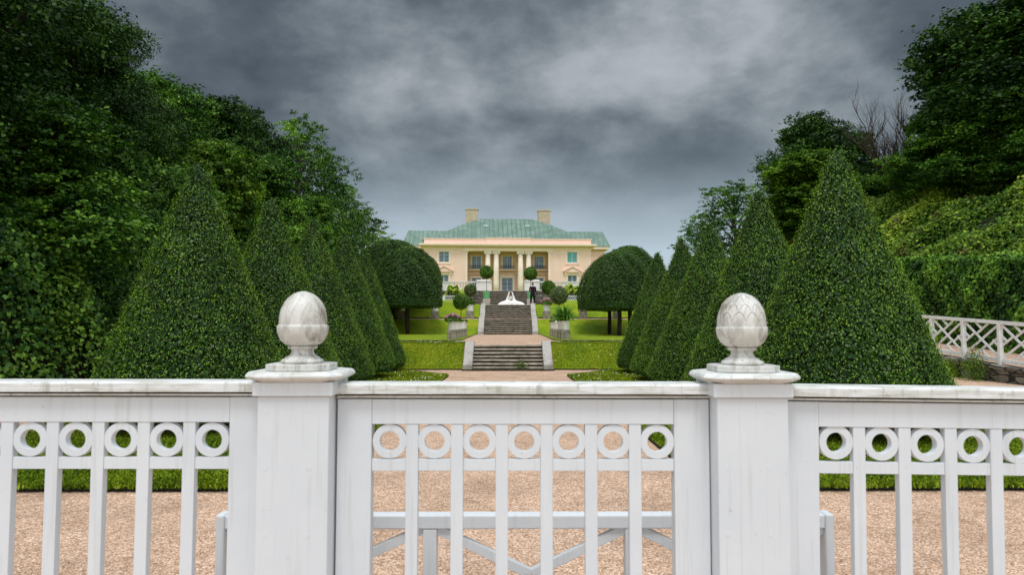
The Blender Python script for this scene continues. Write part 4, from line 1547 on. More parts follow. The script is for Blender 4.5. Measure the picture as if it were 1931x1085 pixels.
# ------------------------------------------------------------------ pots and pedestals
def pedestal(x, y, w, h, label, group):
    z = H(x, y) + .045
    root = MB().add([(x - w / 2, y - w / 2, z - .1), (x + w / 2, y - w / 2, z - .1), (x + w / 2, y + w / 2, z - .1), (x - w / 2, y + w / 2, z - .1),
                     (x - w * .47, y - w * .47, z + h), (x + w * .47, y - w * .47, z + h), (x + w * .47, y + w * .47, z + h), (x - w * .47, y + w * .47, z + h)],
                    [(0, 3, 2, 1), (4, 5, 6, 7), (0, 1, 5, 4), (1, 2, 6, 5), (2, 3, 7, 6), (3, 0, 4, 7)]).build('stone_pedestal', M['pedestal'], loc=(x, y, z), bevel=.015)
    tag(root, label, 'pedestal', group)
    return z + h


def pot(x, y, z, w, h, plant, label, group, seed=0, tub=False, name='potted_plant', extra=None):
    root = thing(name, (x, y, z), label, 'potted plant', group)
    root['_o'] = (0, 0, 0)
    z = 0
    pm = M['tub'] if tub else M['potwhite']
    r = w / 2
    if tub:
        pr = [(r * .80, .002), (r * .86, h * .1), (r * .95, h * .7), (r * 1.0, h * .93), (r * 1.0, h), (r * .9, h), (r * .88, h * .93)]
    else:
        pr = [(r * .82, .002), (r * .84, h * .08), (r * .92, h * .45), (r * .96, h * .80), (r * 1.05, h * .82), (r * 1.05, h * .97), (r * .98, h), (r * .88, h), (r * .86, h * .9)]
    MB().lathe(pr, (0, 0), 24).build('pot', pm, root, smooth=False, world=False, bevel=.003)
    MB().lathe([(r * .85, h * .86), (r * .85, h * .91)], (0, 0), 16).build('soil', M['soil'], root, world=False)
    g = np.random.default_rng(seed + 900)
    if plant == 'hydrangea':
        n = 900
        d = unit(g.normal(size=(n, 3)))
        d[:, 2] = np.abs(d[:, 2])
        P = d * np.array([w * .85, w * .85, w * .65]) * g.uniform(.5, 1, (n, 1)) + np.array([0, 0, h * .95])
        leaf_obj('foliage', P, d + np.array([0, 0, .4]), .10, M['tree_mid'], root, seed=seed)
        for k in range(13):
            a = g.uniform(0, 6.28)
            q = g.uniform(.1, .85)
            c = np.array([w * .88 * q * math.cos(a), w * .88 * q * math.sin(a), h + w * (.68 - .48 * q * q) + g.uniform(-.03, .03)])
            m = 150
            dd = unit(g.normal(size=(m, 3)))
            leaf_obj('flower_head', c + dd * w * .19 * np.array([1, 1, .8]), dd + np.array([0, 0, .2]), .038, M['pink'], root, seed=seed + k, width=.5, fold=0)
    elif plant == 'strap':
        V, Fc, rn = [], [], []
        me_p, me_n, me_s = [], [], []
        for k in range(330):
            a = g.uniform(0, 6.28)
            L = g.uniform(.8, 1.35) * w * 1.85
            el = g.uniform(.75, 1.4)
            pr_ = np.array([g.normal(0, r * .3), g.normal(0, r * .3), h * .9])
            dv = np.array([math.cos(a) * math.cos(el), math.sin(a) * math.cos(el), math.sin(el)])
            wd = .018 + g.random() * .010
            sd_ = np.array([-math.sin(a), math.cos(a), 0]) * wd
            o0 = len(V)
            p = pr_.copy()
            segs = 6
            for s_ in range(segs + 1):
                tt = s_ / segs
                w_ = (1 - tt ** 2) * 1.0 + .05
                V += [tuple(p - sd_ * w_), tuple(p + sd_ * w_)]
                dv = dv + np.array([0, 0, -.36])* (0.4 + tt)
                dv = dv / np.linalg.norm(dv)
                p = p + dv * L / segs
            for s_ in range(segs):
                q = o0 + s_ * 2
                Fc.append((q, q + 1, q + 3, q + 2))
        mb = MB().add(V, Fc)
        o = mb.build('foliage', M['strap'], root, world=False)
        at2 = o.data.attributes.new('rnd', 'FLOAT', 'POINT')
        at2.data.foreach_set('value', np.repeat(g.random(330), 14).astype(np.float32))
    elif plant in ('ball', 'grey'):
        stem, rad = extra
        MB().tube([(0, 0, h * .85), (.01, 0, h + stem * .5), (0, 0, h + stem + rad * .4)], [.022, .018, .016], 7).build('stem', M['bark'], root, world=False)
        n = int(5200 * (rad / .5) ** 1.2)
        d = unit(g.normal(size=(n, 3)))
        lump = .05 * np.sin(d[:, 0] * 9 + seed) * np.sin(d[:, 1] * 8) + g.normal(0, .05 if plant == 'ball' else .08, n)
        P = d * rad * (1 + lump - (g.random(n) < .3) * .12)[:, None] + np.array([0, 0, h + stem + rad])
        leaf_obj('foliage', P, d + g.normal(size=(n, 3)) * .5 + np.array([0, 0, .25]), .085 if rad > .45 else .06, M['ball' if plant == 'ball' else 'greyball'], root, seed=seed)
        MB().lathe([(rad * .86 * math.cos(u), h + stem + rad + rad * .86 * math.sin(u)) for u in np.linspace(-1.5, 1.5, 12)], (0, 0), 18).build('twig_core', M['twig'], root, smooth=True, world=False)
    elif plant == 'bush':
        n = 1400
        d = unit(g.normal(size=(n, 3)))
        d[:, 2] = np.abs(d[:, 2])
        P = d * np.array([w * .62, w * .62, w * (extra or .5)]) * g.uniform(.35, 1.08, (n, 1)) + np.array([0, 0, h * .93])
        leaf_obj('foliage', P, d + np.array([0, 0, .5]) + g.normal(size=(n, 3)) * .4, .085, M['tree_light'], root, seed=seed)
    return root


ped_h = .41
GP, GO = 'stone pedestals along the gravel terrace', 'white pots along the gravel terrace'
ORD = ['nearest', 'second', 'third', 'fourth', 'farthest']
rows = {-1: (('hydrangea', 'white pot of pink hydrangeas at the front of the left row', None), ('bush', 'white pot with small green plant just behind the pink hydrangeas', .45), ('bush', 'third white pot of the left row, low green leaves', .35),
             ('ball', 'ball-clipped bush on a stem in the left row of white pots', (.62, .40)), ('bush', 'last white pot of the left row, nearest the middle steps', .3)),
        1: (('strap', 'white pot spilling long strap leaves at the front of the right row', None), ('strap', 'second strap-leaved white pot, behind the front one at right', None), ('grey', 'grey-green ball on a thin stem in the right row of white pots', (.85, .42)),
            ('bush', 'fourth white pot of the right row, low green leaves', .3), ('bush', 'last white pot of the right row, nearest the middle steps', .3))}
for sx_ in (-1, 1):
    for k in range(5):
        y = 30.2 + 1.85 * k
        x = sx_ * (2.46 if sx_ < 0 else 2.52)
        side = 'left' if sx_ < 0 else 'right'
        zt = pedestal(x, y, .43, ped_h, ('square stone pedestal, %s in the %s row on the gravel terrace' % (ORD[k], side)), GP)
        kind, lab, ex = rows[sx_][k]
        pot(x, y, zt + .001, .42, .40, kind, lab, GO, seed=k + (10 if sx_ > 0 else 0), extra=ex)
GP2, GO2 = 'stone pedestals along the narrow upper path', 'white pots along the narrow upper path'
for k, (px, pl, lab) in enumerate(((758, 'bush', 'white pot between the trunks of the left domed lindens'), (820, 'bush', 'white pot under the right edge of the left domed linden'), (886.5, 'bush', 'white pot with leafy bush just left of the middle steps'),
                                   (1031, 'hydrangea', 'white pot of pale pink hydrangeas just right of the middle steps'), (1099.5, 'bush', 'white pot under the left edge of the right domed lindens'), (1163, 'bush', 'white pot between the trunks of the right domed lindens'))):
    x = at(px, 600, 46.95).x
    z = 1.885
    b = MB()
    w = .54
    zt = pedestal(x, 46.95, w, .50, lab.replace('white pot', 'stone pedestal').split(' with')[0].split(' of')[0] + ', upper path', GP2)
    if 'upper path' and k in (2,):
        pot(x, 46.95, zt + .001, .52, .46, 'bush', lab, GO2, seed=30 + k, extra=.9)
    else:
        pot(x, 46.95, zt + .001, .52, .46, pl, lab, GO2, seed=30 + k, extra=.3)
# green tubs
GT = 'ball trees in green tubs beside the upper steps'
for px, cy, lab in ((917.5, 514, 'tall ball tree in green tub at left of the upper steps'), (1000.5, 516.5, 'tall ball tree in green tub behind the groom')):
    x = at(px, 560, 57).x
    z = H(x, 57) + .01
    zb_ = at(px, 564, 57).z
    pd = MB().box(x - .31, x + .31, 56.69, 57.31, z - .05, zb_).build('stone_pedestal', M['granite'], loc=(x, 57, z), bevel=.02)
    tag(pd, 'granite block under the %s green tub' % ('left' if px < 958 else 'right'), 'pedestal', 'granite blocks under the green tubs')
    zc_ = at(px, cy, 57).z
    h = .62
    pot(x, 57, zb_ + .001, .60, h, 'ball', lab, GT, seed=int(px), tub=True, name='tub_tree', extra=(zc_ - zb_ - h - .53, .53))

# ball shrubs in front of the terrace wall
GB = 'round shrubs before the balustrade'
for px, cy, rp, m, lab in ((887, 547, 10.5, 'grey', 'grey-green round shrub below the left balustrade'), (1034, 542.5, 12.5, 'ball', 'dark green round shrub below the right balustrade')):
    p = at(px, cy, 58)
    zg = H(p.x, 58) + .04
    rad = rp * 58 / F
    pot(p.x, 58, zg, .4, .3, m, lab, GB, seed=int(px), name='round_shrub', extra=(p.z - zg - .3 - rad, rad))


# hosta beds with low white lattice
def bed(sx_, x0, x1, lab1, lab2):
    a, c = sorted((sx_ * x0, sx_ * x1))
    zg = H((a + c) / 2, 56.8) + .04
    root = thing('leafy_bed', ((a + c) / 2, 58.4, zg), lab1, 'flower bed', 'lime leaf beds below the balustrade')
    root['_o'] = (0, 0, 0)
    g = np.random.default_rng(int(91 + sx_))
    n = 5200
    cx = (a + c) / 2
    x = g.uniform(a, c, n) - cx
    y = g.uniform(-1.3, 1.3, n)
    edge = 1 - np.abs(x / ((c - a) / 2)) ** 3.5
    z = 1.45 * edge.clip(0, 1) ** .5 * (.78 + .22 * np.sin(x * 3.1) * np.cos(x * 7 + y)) * (1 - .25 * (y < -.9)) - np.abs(g.normal(0, .16, n)) + .02
    P = np.stack([x, y, z.clip(.02)], 1)
    leaf_obj('foliage', P, np.stack([x * .1, -np.ones(n) * .5, np.ones(n)], 1) + g.normal(size=(n, 3)) * .4, .17 * g.uniform(.7, 1.3, n), M['hosta'], root, seed=5)
    MB().box(-(c - a) / 2 + .1, (c - a) / 2 - .1, -1.1, 1.2, -.05, .55).build('soil', M['soil'], root, world=False)
    f = thing('low_lattice_fence', (cx, 56.8, zg), lab2, 'fence', 'low white lattice edging of the beds')
    f['_o'] = (0, 0, 0)
    b = MB()
    hw = (c - a) / 2
    b.box(-hw, hw, -.02, .02, .36, .41)
    b.box(-hw, hw, -.02, .02, .02, .06)
    b.build('rail', M['whitewood'], f, world=False)
    for xx in (-hw, hw):
        MB().box(xx - .12, xx + .12, -.03, .03, 0.0, .42).build('post', M['whitewood'], f, world=False)
    b = MB()
    k = -hw + .13
    while k < hw - .3:
        b.bar((k, -.008, .06), (k + .22, -.008, .36), .03, .012)
        b.bar((k + .22, .008, .06), (k, .008, .36), .03, .012)
        k += .2
    b.build('lattice_panel', M['whitewood'], f, world=False)


bed(-1, 5.35, 3.75, 'lime green leaf bed at left before the balustrade', 'low white lattice edging at left under the lime leaves')
bed(1, 4.35, 7.0, 'lime green leaf bed at right before the balustrade', 'low white lattice edging at right under the lime leaves')
bed(-1, 8.3, 5.65, 'lime green leaf bed mostly behind the left domed linden', 'low white lattice edging mostly behind the left domed linden')


# retaining wall + balustrade
for sx_, nm in ((-1, 'left'), (1, 'right')):
    a, c = sorted((sx_ * 2.6, sx_ * 13))
    o = MB().box(a, c, 62.3, 62.95, 2.6, 4.50).build('stone_retaining_wall', M['drystone'], loc=((a + c) / 2, 62.6, 2.6), bevel=.02)
    tag(o, 'dark stone terrace wall under the %s balustrade' % nm, 'wall', 'terrace walls flanking the upper steps')
    a, c = sorted((sx_ * 2.6, sx_ * 1.62))
    root = thing('white_balustrade', (sx_ * 3.5, 62.6, 4.5), 'white balustrade of panels and balusters %s of the upper steps' % nm, 'balustrade', 'balustrades of the castle terrace')
    z0, z1 = 4.505, 5.38
    # stair-side pedestal block, standing forward
    bx0, bx1 = sorted((sx_ * 1.50, sx_ * 2.88))
    MB().box(bx0, bx1, 62.25, 63.4, z0, z1 - .06).build('pedestal_block', M['balus'], root, bevel=.01)
    MB().box(bx0 - .04, bx1 + .04, 62.2, 63.45, z1 - .059, z1 + .05).build('coping', M['balus'], root, bevel=.01)
    sb0, sb1 = sorted((sx_ * 1.75, sx_ * 2.85))
    MB().box(sb0, sb1, 62.35, 63.1, z1 + .052, z1 + .15).build('coping', M['balus'], root, bevel=.01)
    segs = [(2.89, 3.25, 'b'), (3.25, 3.75, 's'), (3.75, 5.0, 'b'), (5.0, 6.6, 's'), (6.6, 8.2, 'b'), (8.2, 9.4, 's'), (9.4, 10.8, 'b'), (10.8, 11.6, 's')]
    rl0, rl1 = sorted((sx_ * 2.89, sx_ * 11.6))
    MB().box(rl0, rl1, 62.42, 62.86, z1 - .10, z1).build('handrail', M['balus'], root, bevel=.008)
    MB().box(rl0, rl1, 62.44, 62.84, z0, z0 + .10).build('base_rail', M['balus'], root)
    bal = None
    for (s0, s1, k) in segs:
        a, c = sorted((sx_ * s0, sx_ * s1))
        if k == 's':
            MB().box(a, c, 62.46, 62.82, z0 + .102, z1 - .102).build('panel', M['balus'], root, bevel=.004)
        else:
            n = int((s1 - s0) / .21)
            for q in range(n):
                xx = a + (q + .5) * (c - a) / n
                if bal is None:
                    pr = [(.05, 0), (.05, .06), (.03, .09), (.045, .2), (.062, .3), (.04, .48), (.028, .56), (.045, .6), (.05, .66)]
                    bal = MB().lathe(pr, (0, 0), 8).build('baluster', M['balus'], root, world=False)
                    bb = bal
                else:
                    bb = bal.copy()
                    COL.objects.link(bb)
                bb.location = (xx - sx_ * 3.5, 62.64 - 62.6, z0 + .106 - 4.5)


# ------------------------------------------------------------------ the castle
def castle():
    D0 = 118.0
    root = thing('castle', (0, D0, 6.0), 'peach neoclassical mansion with columned portico and green copper roof', 'building')
    root['_o'] = (0, 0, 0)
    root.rotation_euler = (0, 0, R(2.6))
    root.location = (0, D0, 0)
    Z = lambda zy: 22.59 - .02084 * zy
    Xz = lambda zx: (zx - 957) * .02084
    ZF = 6.0

    def B(name, m, *boxes, bevel=0, par=root):
        mb = MB()
        for b in boxes:
            mb.box(*b)
        return mb.build(name, m, par, world=False, bevel=bevel)

    def wall_holes(name, m, x0, x1, z0, z1, y0, th, holes):
        """front wall with openings: holes = (xa, xb, za, zb)"""
        xs = sorted({x0, x1, *[h[0] for h in holes], *[h[1] for h in holes]})
        zs = sorted({z0, z1, *[h[2] for h in holes], *[h[3] for h in holes]})
        mb = MB()
        vs = {}
        for a, b in zip(xs, xs[1:]):
            run = None
            for c, d in zip(zs, zs[1:]):
                mx, mz = (a + b) / 2, (c + d) / 2
                if any(h[0] < mx < h[1] and h[2] < mz < h[3] for h in holes):
                    if run:
                        mb.box(a, b, y0, y0 + th, run[0], run[1])
                    run = None
                else:
                    run = (run[0], d) if run else (c, d)
            if run:
                mb.box(a, b, y0, y0 + th, run[0], run[1])
        return mb.build(name, m, root, world=False)

    def window(x0, x1, z0, z1, y, glass='glass', nx=2, nz=3, label=None, name='window'):
        """sash window set in an opening whose outer face is at y"""
        fr = MB()
        t_ = .09
        fr.box(x0, x0 + t_, y, y + .1, z0, z1)
        fr.box(x1 - t_, x1, y, y + .1, z0, z1)
        fr.box(x0 + t_, x1 - t_, y, y + .1, z1 - t_, z1)
        fr.box(x0 + t_, x1 - t_, y, y + .1, z0, z0 + t_)
        for i in range(1, nx):
            xx = x0 + (x1 - x0) * i / nx
            w_ = .06 if i * 2 == nx else .018
            fr.box(xx - w_, xx + w_, y + .005, y + .09, z0 + t_, z1 - t_)
        for i in range(1, nz):
            zz = z0 + (z1 - z0) * i / nz
            fr.box(x0 + t_, x1 - t_, y + .012, y + .08, zz - .018, zz + .018)
        o = fr.build(name, M['sash'], root, world=False)
        g = MB().box(x0 + .02, x1 - .02, y + .085, y + .11, z0 + .02, z1 - .02).build('pane', M[glass], o, world=False)
        return o

    zc, zk, zp = 14.8, 15.25, 16.13
    # block walls
    uw = (Z(505), Z(415))
    lw = (7.9, Z(610))
    for s_ in (-1, 1):
        a, b = sorted((s_ * 7.30, s_ * 14.5))
        wx = Xz(427) if s_ < 0 else Xz(1493)
        wall_holes('wall', M['peach'], a, b, 4.5, zc, 0, .45, [(wx - .87, wx + .87, uw[0], uw[1]), (wx - .80, wx + .80, lw[0], lw[1])])
        B('wall', M['peach'], (a, b, .46, 9, 4.5, zc - .002))
        window(wx - .85, wx + .85, uw[0] + .01, uw[1] - .01, .16, 'glass' if s_ < 0 else 'glassteal')
        window(wx - .78, wx + .78, lw[0] + .01, lw[1] - .01, .16)
        # surround
        B('window_surround', M['trimpeach'], (wx - 1.12, wx - .89, -.07, -.002, uw[0] - .12, uw[1] + .2), (wx + .89, wx + 1.12, -.07, -.002, uw[0] - .12, uw[1] + .2), (wx - .888, wx + .888, -.07, -.002, uw[1] + .01, uw[1] + .2), (wx - 1.2, wx + 1.2, -.12, -.002, uw[0] - .30, uw[0] - .122))
        B('window_surround', M['trimpeach'], (wx - 1.05, wx - .83, -.07, -.002, lw[0], lw[1] + .45), (wx + .83, wx + 1.05, -.07, -.002, lw[0], lw[1] + .45), (wx - .828, wx + .828, -.06, -.002, lw[1] + .02, lw[1] + .45))
        pz = Z(580)
        p = MB()
        p.box(wx - 1.45, wx + 1.45, -.38, -.002, pz - .12, pz + .03)
        p.extrude_y([(wx - 1.5, pz + .032), (wx + 1.5, pz + .032), (wx, pz + .80)], -.30, -.003)
        for q in (-1, 1):
            p.bar((wx + q * 1.62, -.24, pz + .04), (wx, -.24, pz + .92), .16, .48)
        p.build('window_pediment', M['peach'], root, world=False)
        for q in (-1, 1):
            B('bracket', M['trimpeach'], (wx + q * 1.2 - .1, wx + q * 1.2 + .1, -.3, -.003, pz - .55, pz - .125))
        # inner pilaster at the portico
        a, b = sorted((s_ * 7.02, s_ * 7.298))
        B('pilaster', M['column'], (a, b, -.02, .55, ZF, 13.85))
        B('pilaster_capital', M['column'], (a - .18, b + .18, -.12, .6, 13.851, 14.04))
    # portico back wall
    d = 2.6
    wins = [(Xz(695) - .84, Xz(695) + .84), (-.02 - .84, -.02 + .84), (Xz(1226) - .84, Xz(1226) + .84)]
    up = (Z(548), Z(440))
    lo = (6.9, Z(625))
    hol = [(a, b, up[0], up[1]) for a, b in wins] + [(wins[0][0], wins[0][1], lo[0], lo[1]), (wins[2][0], wins[2][1], lo[0], lo[1]), (-1.02, .98, ZF, lo[1])]
    wall_holes('portico_wall', M['shadedpeach'], -7.29, 7.29, ZF - 1, 14.5, d, .4, hol)
    B('portico_floor', M['tread'], (-7.29, 7.29, -.6, d - .01, ZF - 1.5, ZF - .001))
    for (a, b) in wins:
        window(a + .01, b - .01, up[0] + .01, up[1] - .01, d + .12, nx=4, nz=4)
        # balcony with iron rail
        m_ = (a + b) / 2
        s = B('balcony', M['trimpeach'], (m_ - 1.35, m_ + 1.35, d - .55, d - .002, up[0] - .30, up[0] - .12))
        r = MB()
        zb = up[0] - .118
        r.box(m_ - 1.2, m_ + 1.2, d - .50, d - .46, zb + .62, zb + .67)
        r.box(m_ - 1.2, m_ + 1.2, d - .50, d - .46, zb + .03, zb + .07)
        for q in range(15):
            xx = m_ - 1.18 + 2.36 * q / 14
            r.box(xx - .022, xx + .022, d - .495, d - .465, zb + .071, zb + .619)
        for q in (-1, 1):
            r.box(m_ + q * 1.18 - .025, m_ + q * 1.18 + .025, d - .459, d - .02, zb + .55, zb + .6)
        r.build('railing', M['iron'], s, world=False)
        f = .2
        B('window_surround', M['trimpeach'], (a - .2, a - .003, d - .05, d - .003, up[0], up[1] + .18), (b + .003, b + .2, d - .05, d - .003, up[0], up[1] + .18), (a - .003 + .001, b + .002, d - .05, d - .003, up[1] + .004, up[1] + .18))
    for i in (0, 2):
        a, b = wins[i]
        window(a + .01, b - .01, lo[0] + .01, lo[1] - .01, d + .12, nx=2, nz=3)
        B('window_surround', M['trimpeach'], (a - .22, a - .003, d - .06, d - .003, lo[0], lo[1] + .25), (b + .003, b + .22, d - .06, d - .003, lo[0], lo[1] + .25), (a - .001, b + .001, d - .06, d - .003, lo[1] + .004, lo[1] + .25))
    # string course
    B('string_course', M['shadedpeach'], (-7.28, 7.28, d - .22, d - .062, Z(598), Z(583)))
    # door
    dr = window(-1.0, .96, ZF + .02, lo[1] - .01, d + .12, nx=2, nz=5, name='door')
    B('handle', M['iron'], (-.10, -.06, d + .06, d + .115, ZF + 1.1, ZF + 1.35), par=dr)
    B('door_surround', M['trimpeach'], (-1.32, -1.024, d - .09, d - .004, ZF, lo[1] + .35), (.984, 1.28, d - .09, d - .004, ZF, lo[1] + .35), (-1.022, .982, d - .09, d - .004, lo[1] + .004, lo[1] + .35), (-1.45, 1.41, d - .25, d - .003, lo[1] + .353, lo[1] + .5))
    # columns
    cols = [Xz(790), Xz(860), Xz(1062), Xz(1130)]
    shaft = base = capi = None
    for i, x in enumerate(cols):
        front = i in (1, 2)
        y = .35
        r = .50
        c = MB().lathe([(r, ZF + .35), (r, ZF + 2.5), (r * .93, 10.5), (r * .84, 13.55)], (x, y), 20).build('column', M['column'], root, smooth=True, world=False)
        b = MB()
        b.box(x - .68, x + .68, y - .68, y + .68, ZF, ZF + .16)
        b.lathe([(.66, ZF + .162), (.68, ZF + .22), (.6, ZF + .27), (.56, ZF + .30), (.6, ZF + .348)], (x, y), 20)
        b.build('column_base', M['column'], c, world=False)
        k = MB()
        k.lathe([(r * .86, 13.552), (r * .98, 13.62), (r * .95, 13.70)], (x, y), 20)
        k.box(x - .66, x + .66, y - .50, y + .50, 13.90, 14.02)
        for q in (-1, 1):
            for rr, dy in ((.21, 0), (.12, .05)):
                n = 14
                vs = [(x + q * .47 + rr * math.cos(2 * math.pi * j / n), yy, 13.74 + rr * math.sin(2 * math.pi * j / n)) for yy in (y - .48 - dy, y + .48 + dy) for j in range(n)]
                k.add(vs, [(j, (j + 1) % n, n + (j + 1) % n, n + j) for j in range(n)] + [tuple(range(n)), tuple(range(2 * n - 1, n - 1, -1))])
        k.box(x - .46, x + .46, y - .44, y + .44, 13.73, 13.898)
        k.build('capital', M['column'], c, world=False)
    # entablature, ceiling, cornice with dentils, parapet
    B('entablature', M['trimpeach'], (-7.9, 7.9, -.16, 1.0, 14.045, 14.42), (-7.85, 7.85, -.10, 1.0, 14.422, zc - .15))
    B('portico_ceiling', M['shadedpeach'], (-7.28, 7.28, 1.01, d - .01, 14.3, 14.45))
    B('frieze', M['trimpeach'], (-14.6, -7.91, -.08, -.003, 14.35, zc - .15), (7.91, 14.6, -.08, -.003, 14.35, zc - .15))
    dn = MB()
    x = -14.9
    while x < 14.8:
        dn.box(x, x + .2, -.42, -.18, zc - .142, zc + .02)
        x += .42
    dn.build('dentil_band', M['shadedpeach'], root, world=False)
    B('cornice', M['trimpeach'], (-15.0, 15.0, -.30 + .12, 9.2, zc - .148, zc + .019), (-15.15, 15.15, -.75, 9.4, zc + .021, zc + .18), (-15.3, 15.3, -.95, 9.5, zc + .182, zk))
    B('parapet', M['peach'], (-14.5, -3.87, -.02, .5, zk + .002, zp), (4.02, 14.5, -.02, .5, zk + .002, zp), (-14.45, -13.9, .502, 8.5, zk + .002, zp), (13.9, 14.45, .502, 8.5, zk + .002, zp))
    B('parapet_panel', M['peach'], (-3.86, 4.01, -.10, .55, zk + .002, Z(303)))
    B('parapet_coping', M['trimpeach'], (-14.6, -3.88, -.12, .6, zp + .001, zp + .08), (4.03, 14.6, -.12, .6, zp + .001, zp + .08), (-3.95, 4.1, -.2, .62, Z(303) + .001, Z(303) + .09))
    # main roof: concave hips. Sections along depth: build from rings
    prof = [(0.0, 14.9, .7), (.25, 12.4, 1.9), (.5, 9.9, 3.6), (.75, 7.5, 5.2), (1.0, 4.6, 7.2)]
    # (t, half width, depth from front)
    zl = [16.0, 17.0, 18.35, 19.6, 20.75]
    rv, rf = [], []
    DB = 15.5
    for (q, hw, dy), z in zip(prof, zl):
        rv += [(-hw, dy, z), (hw, dy, z), (hw, DB - dy, z), (-hw, DB - dy, z)]
    for j in range(4):
        for i in range(4):
            rf.append((j * 4 + i, j * 4 + (i + 1) % 4, j * 4 + 4 + (i + 1) % 4, j * 4 + 4 + i))
    rf.append((16, 17, 18, 19))
    sm_ = MB().add(rv, rf)
    # standing seams as thin raised ribs on the front slope
    for k in range(-17, 18):
        xx = k * .85
        pts = []
        for (q, hw, dy), z in zip(prof, zl):
            if abs(xx) < hw:
                pts.append(Vector((xx, dy - .02, z + .03)))
        for p0, p1 in zip(pts, pts[1:]):
            sm_.bar(p0, p1, .05, .06, (0, -.6, .8))
    sm_.build('roof', M['copper'], root, world=False)
    for zx, lab in ((775, ''), (1135, '')):
        xx = Xz(zx)
        B('roof_hatch', M['sash'], (xx - .42, xx + .42, 4.2, 5.4, 18.9, 19.28))
    # chimneys
    for s_, (x0, x1, zt_) in ((-1, (-7.45, -5.2, 22.35)), (1, (5.9, 8.1, 22.2))):
        c = B('chimney', M['chim'], (x0, x1, 6.6, 8.4, 17.5, zt_), bevel=.02)
        B('chimney_cap', M['chim'], (x0 - .1, x1 + .1, 6.5, 8.5, zt_ + .001, zt_ + .22), par=c)
    # wings
    for s_ in (-1, 1):
        a, b = sorted((s_ * 14.51, s_ * 17.9))
        B('wing_wall', M['peach'], (a, b, 5.5, 17, 4.5, 15.0))
        a2, b2 = sorted((s_ * 14.52, s_ * 18.7))
        B('wing_cornice', M['trimpeach'], (a2, b2, 4.8, 17.6, 15.001, 15.45))
        a3, b3 = sorted((s_ * 15.0, s_ * 18.25))
        dnn = MB()
        xx = a3
        while xx < b3:
            dnn.box(xx, xx + .2, 5.15, 5.45, 14.8, 14.999)
            xx += .42
        dnn.build('dentil_band', M['shadedpeach'], root, world=False)
        e0, e1 = s_ * 8.0, s_ * 18.85
        r0, r1 = s_ * 8.0, s_ * 17.95
        MB().add([(e0, 4.7, 15.46), (e1, 4.7, 15.46), (e1, 17.7, 15.46), (e0, 17.7, 15.46), (r0, 7.6, 18.55), (r1, 7.6, 18.55), (r1, 14.5, 18.55), (r0, 14.5, 18.55)],
                 [(0, 1, 5, 4), (1, 2, 6, 5), (2, 3, 7, 6), (3, 0, 4, 7), (4, 5, 6, 7), (3, 2, 1, 0)]).build('wing_roof', M['copper'], root, world=False)


castle()


# ------------------------------------------------------------------ people
def skin_mesh(name, verts, edges, radii, m, parent, sub=2):
    me = bpy.data.meshes.new(name)
    me.from_pydata(verts, edges, [])
    o = bpy.data.objects.new(name, me)
    COL.objects.link(o)
    o.parent = parent
    o.modifiers.new('skin', 'SKIN')
    if not me.skin_vertices:
        with bpy.context.temp_override(object=o, active_object=o):
            pass
    sv = me.skin_vertices[0].data if me.skin_vertices else None
    if sv:
        for i, r in enumerate(radii):
            sv[i].radius = (r, r) if not hasattr(r, '__len__') else r
        sv[0].use_root = True
    s = o.modifiers.new('sub', 'SUBSURF')
    s.levels = s.render_levels = sub
    me.materials.append(m)
    return o


def head_mesh(c, m, parent, s=1.0, yaw=0, name='body'):
    pass


def ellipsoid(mb, c, r, n=16, k=12, rot=None):
    vs, fs = [], []
    for j in range(k + 1):
        a = -math.pi / 2 + math.pi * j / k
        for i in range(n):
            b = 2 * math.pi * i / n
            v = Vector((r[0] * math.cos(a) * math.cos(b), r[1] * math.cos(a) * math.sin(b), r[2] * math.sin(a)))
            if rot:
                v = rot @ v
            vs.append(Vector(c) + v)
    for j in range(k):
        for i in range(n):
            fs.append((j * n + i, j * n + (i + 1) % n, (j + 1) * n + (i + 1) % n, (j + 1) * n + i))
    mb.add(vs, fs)


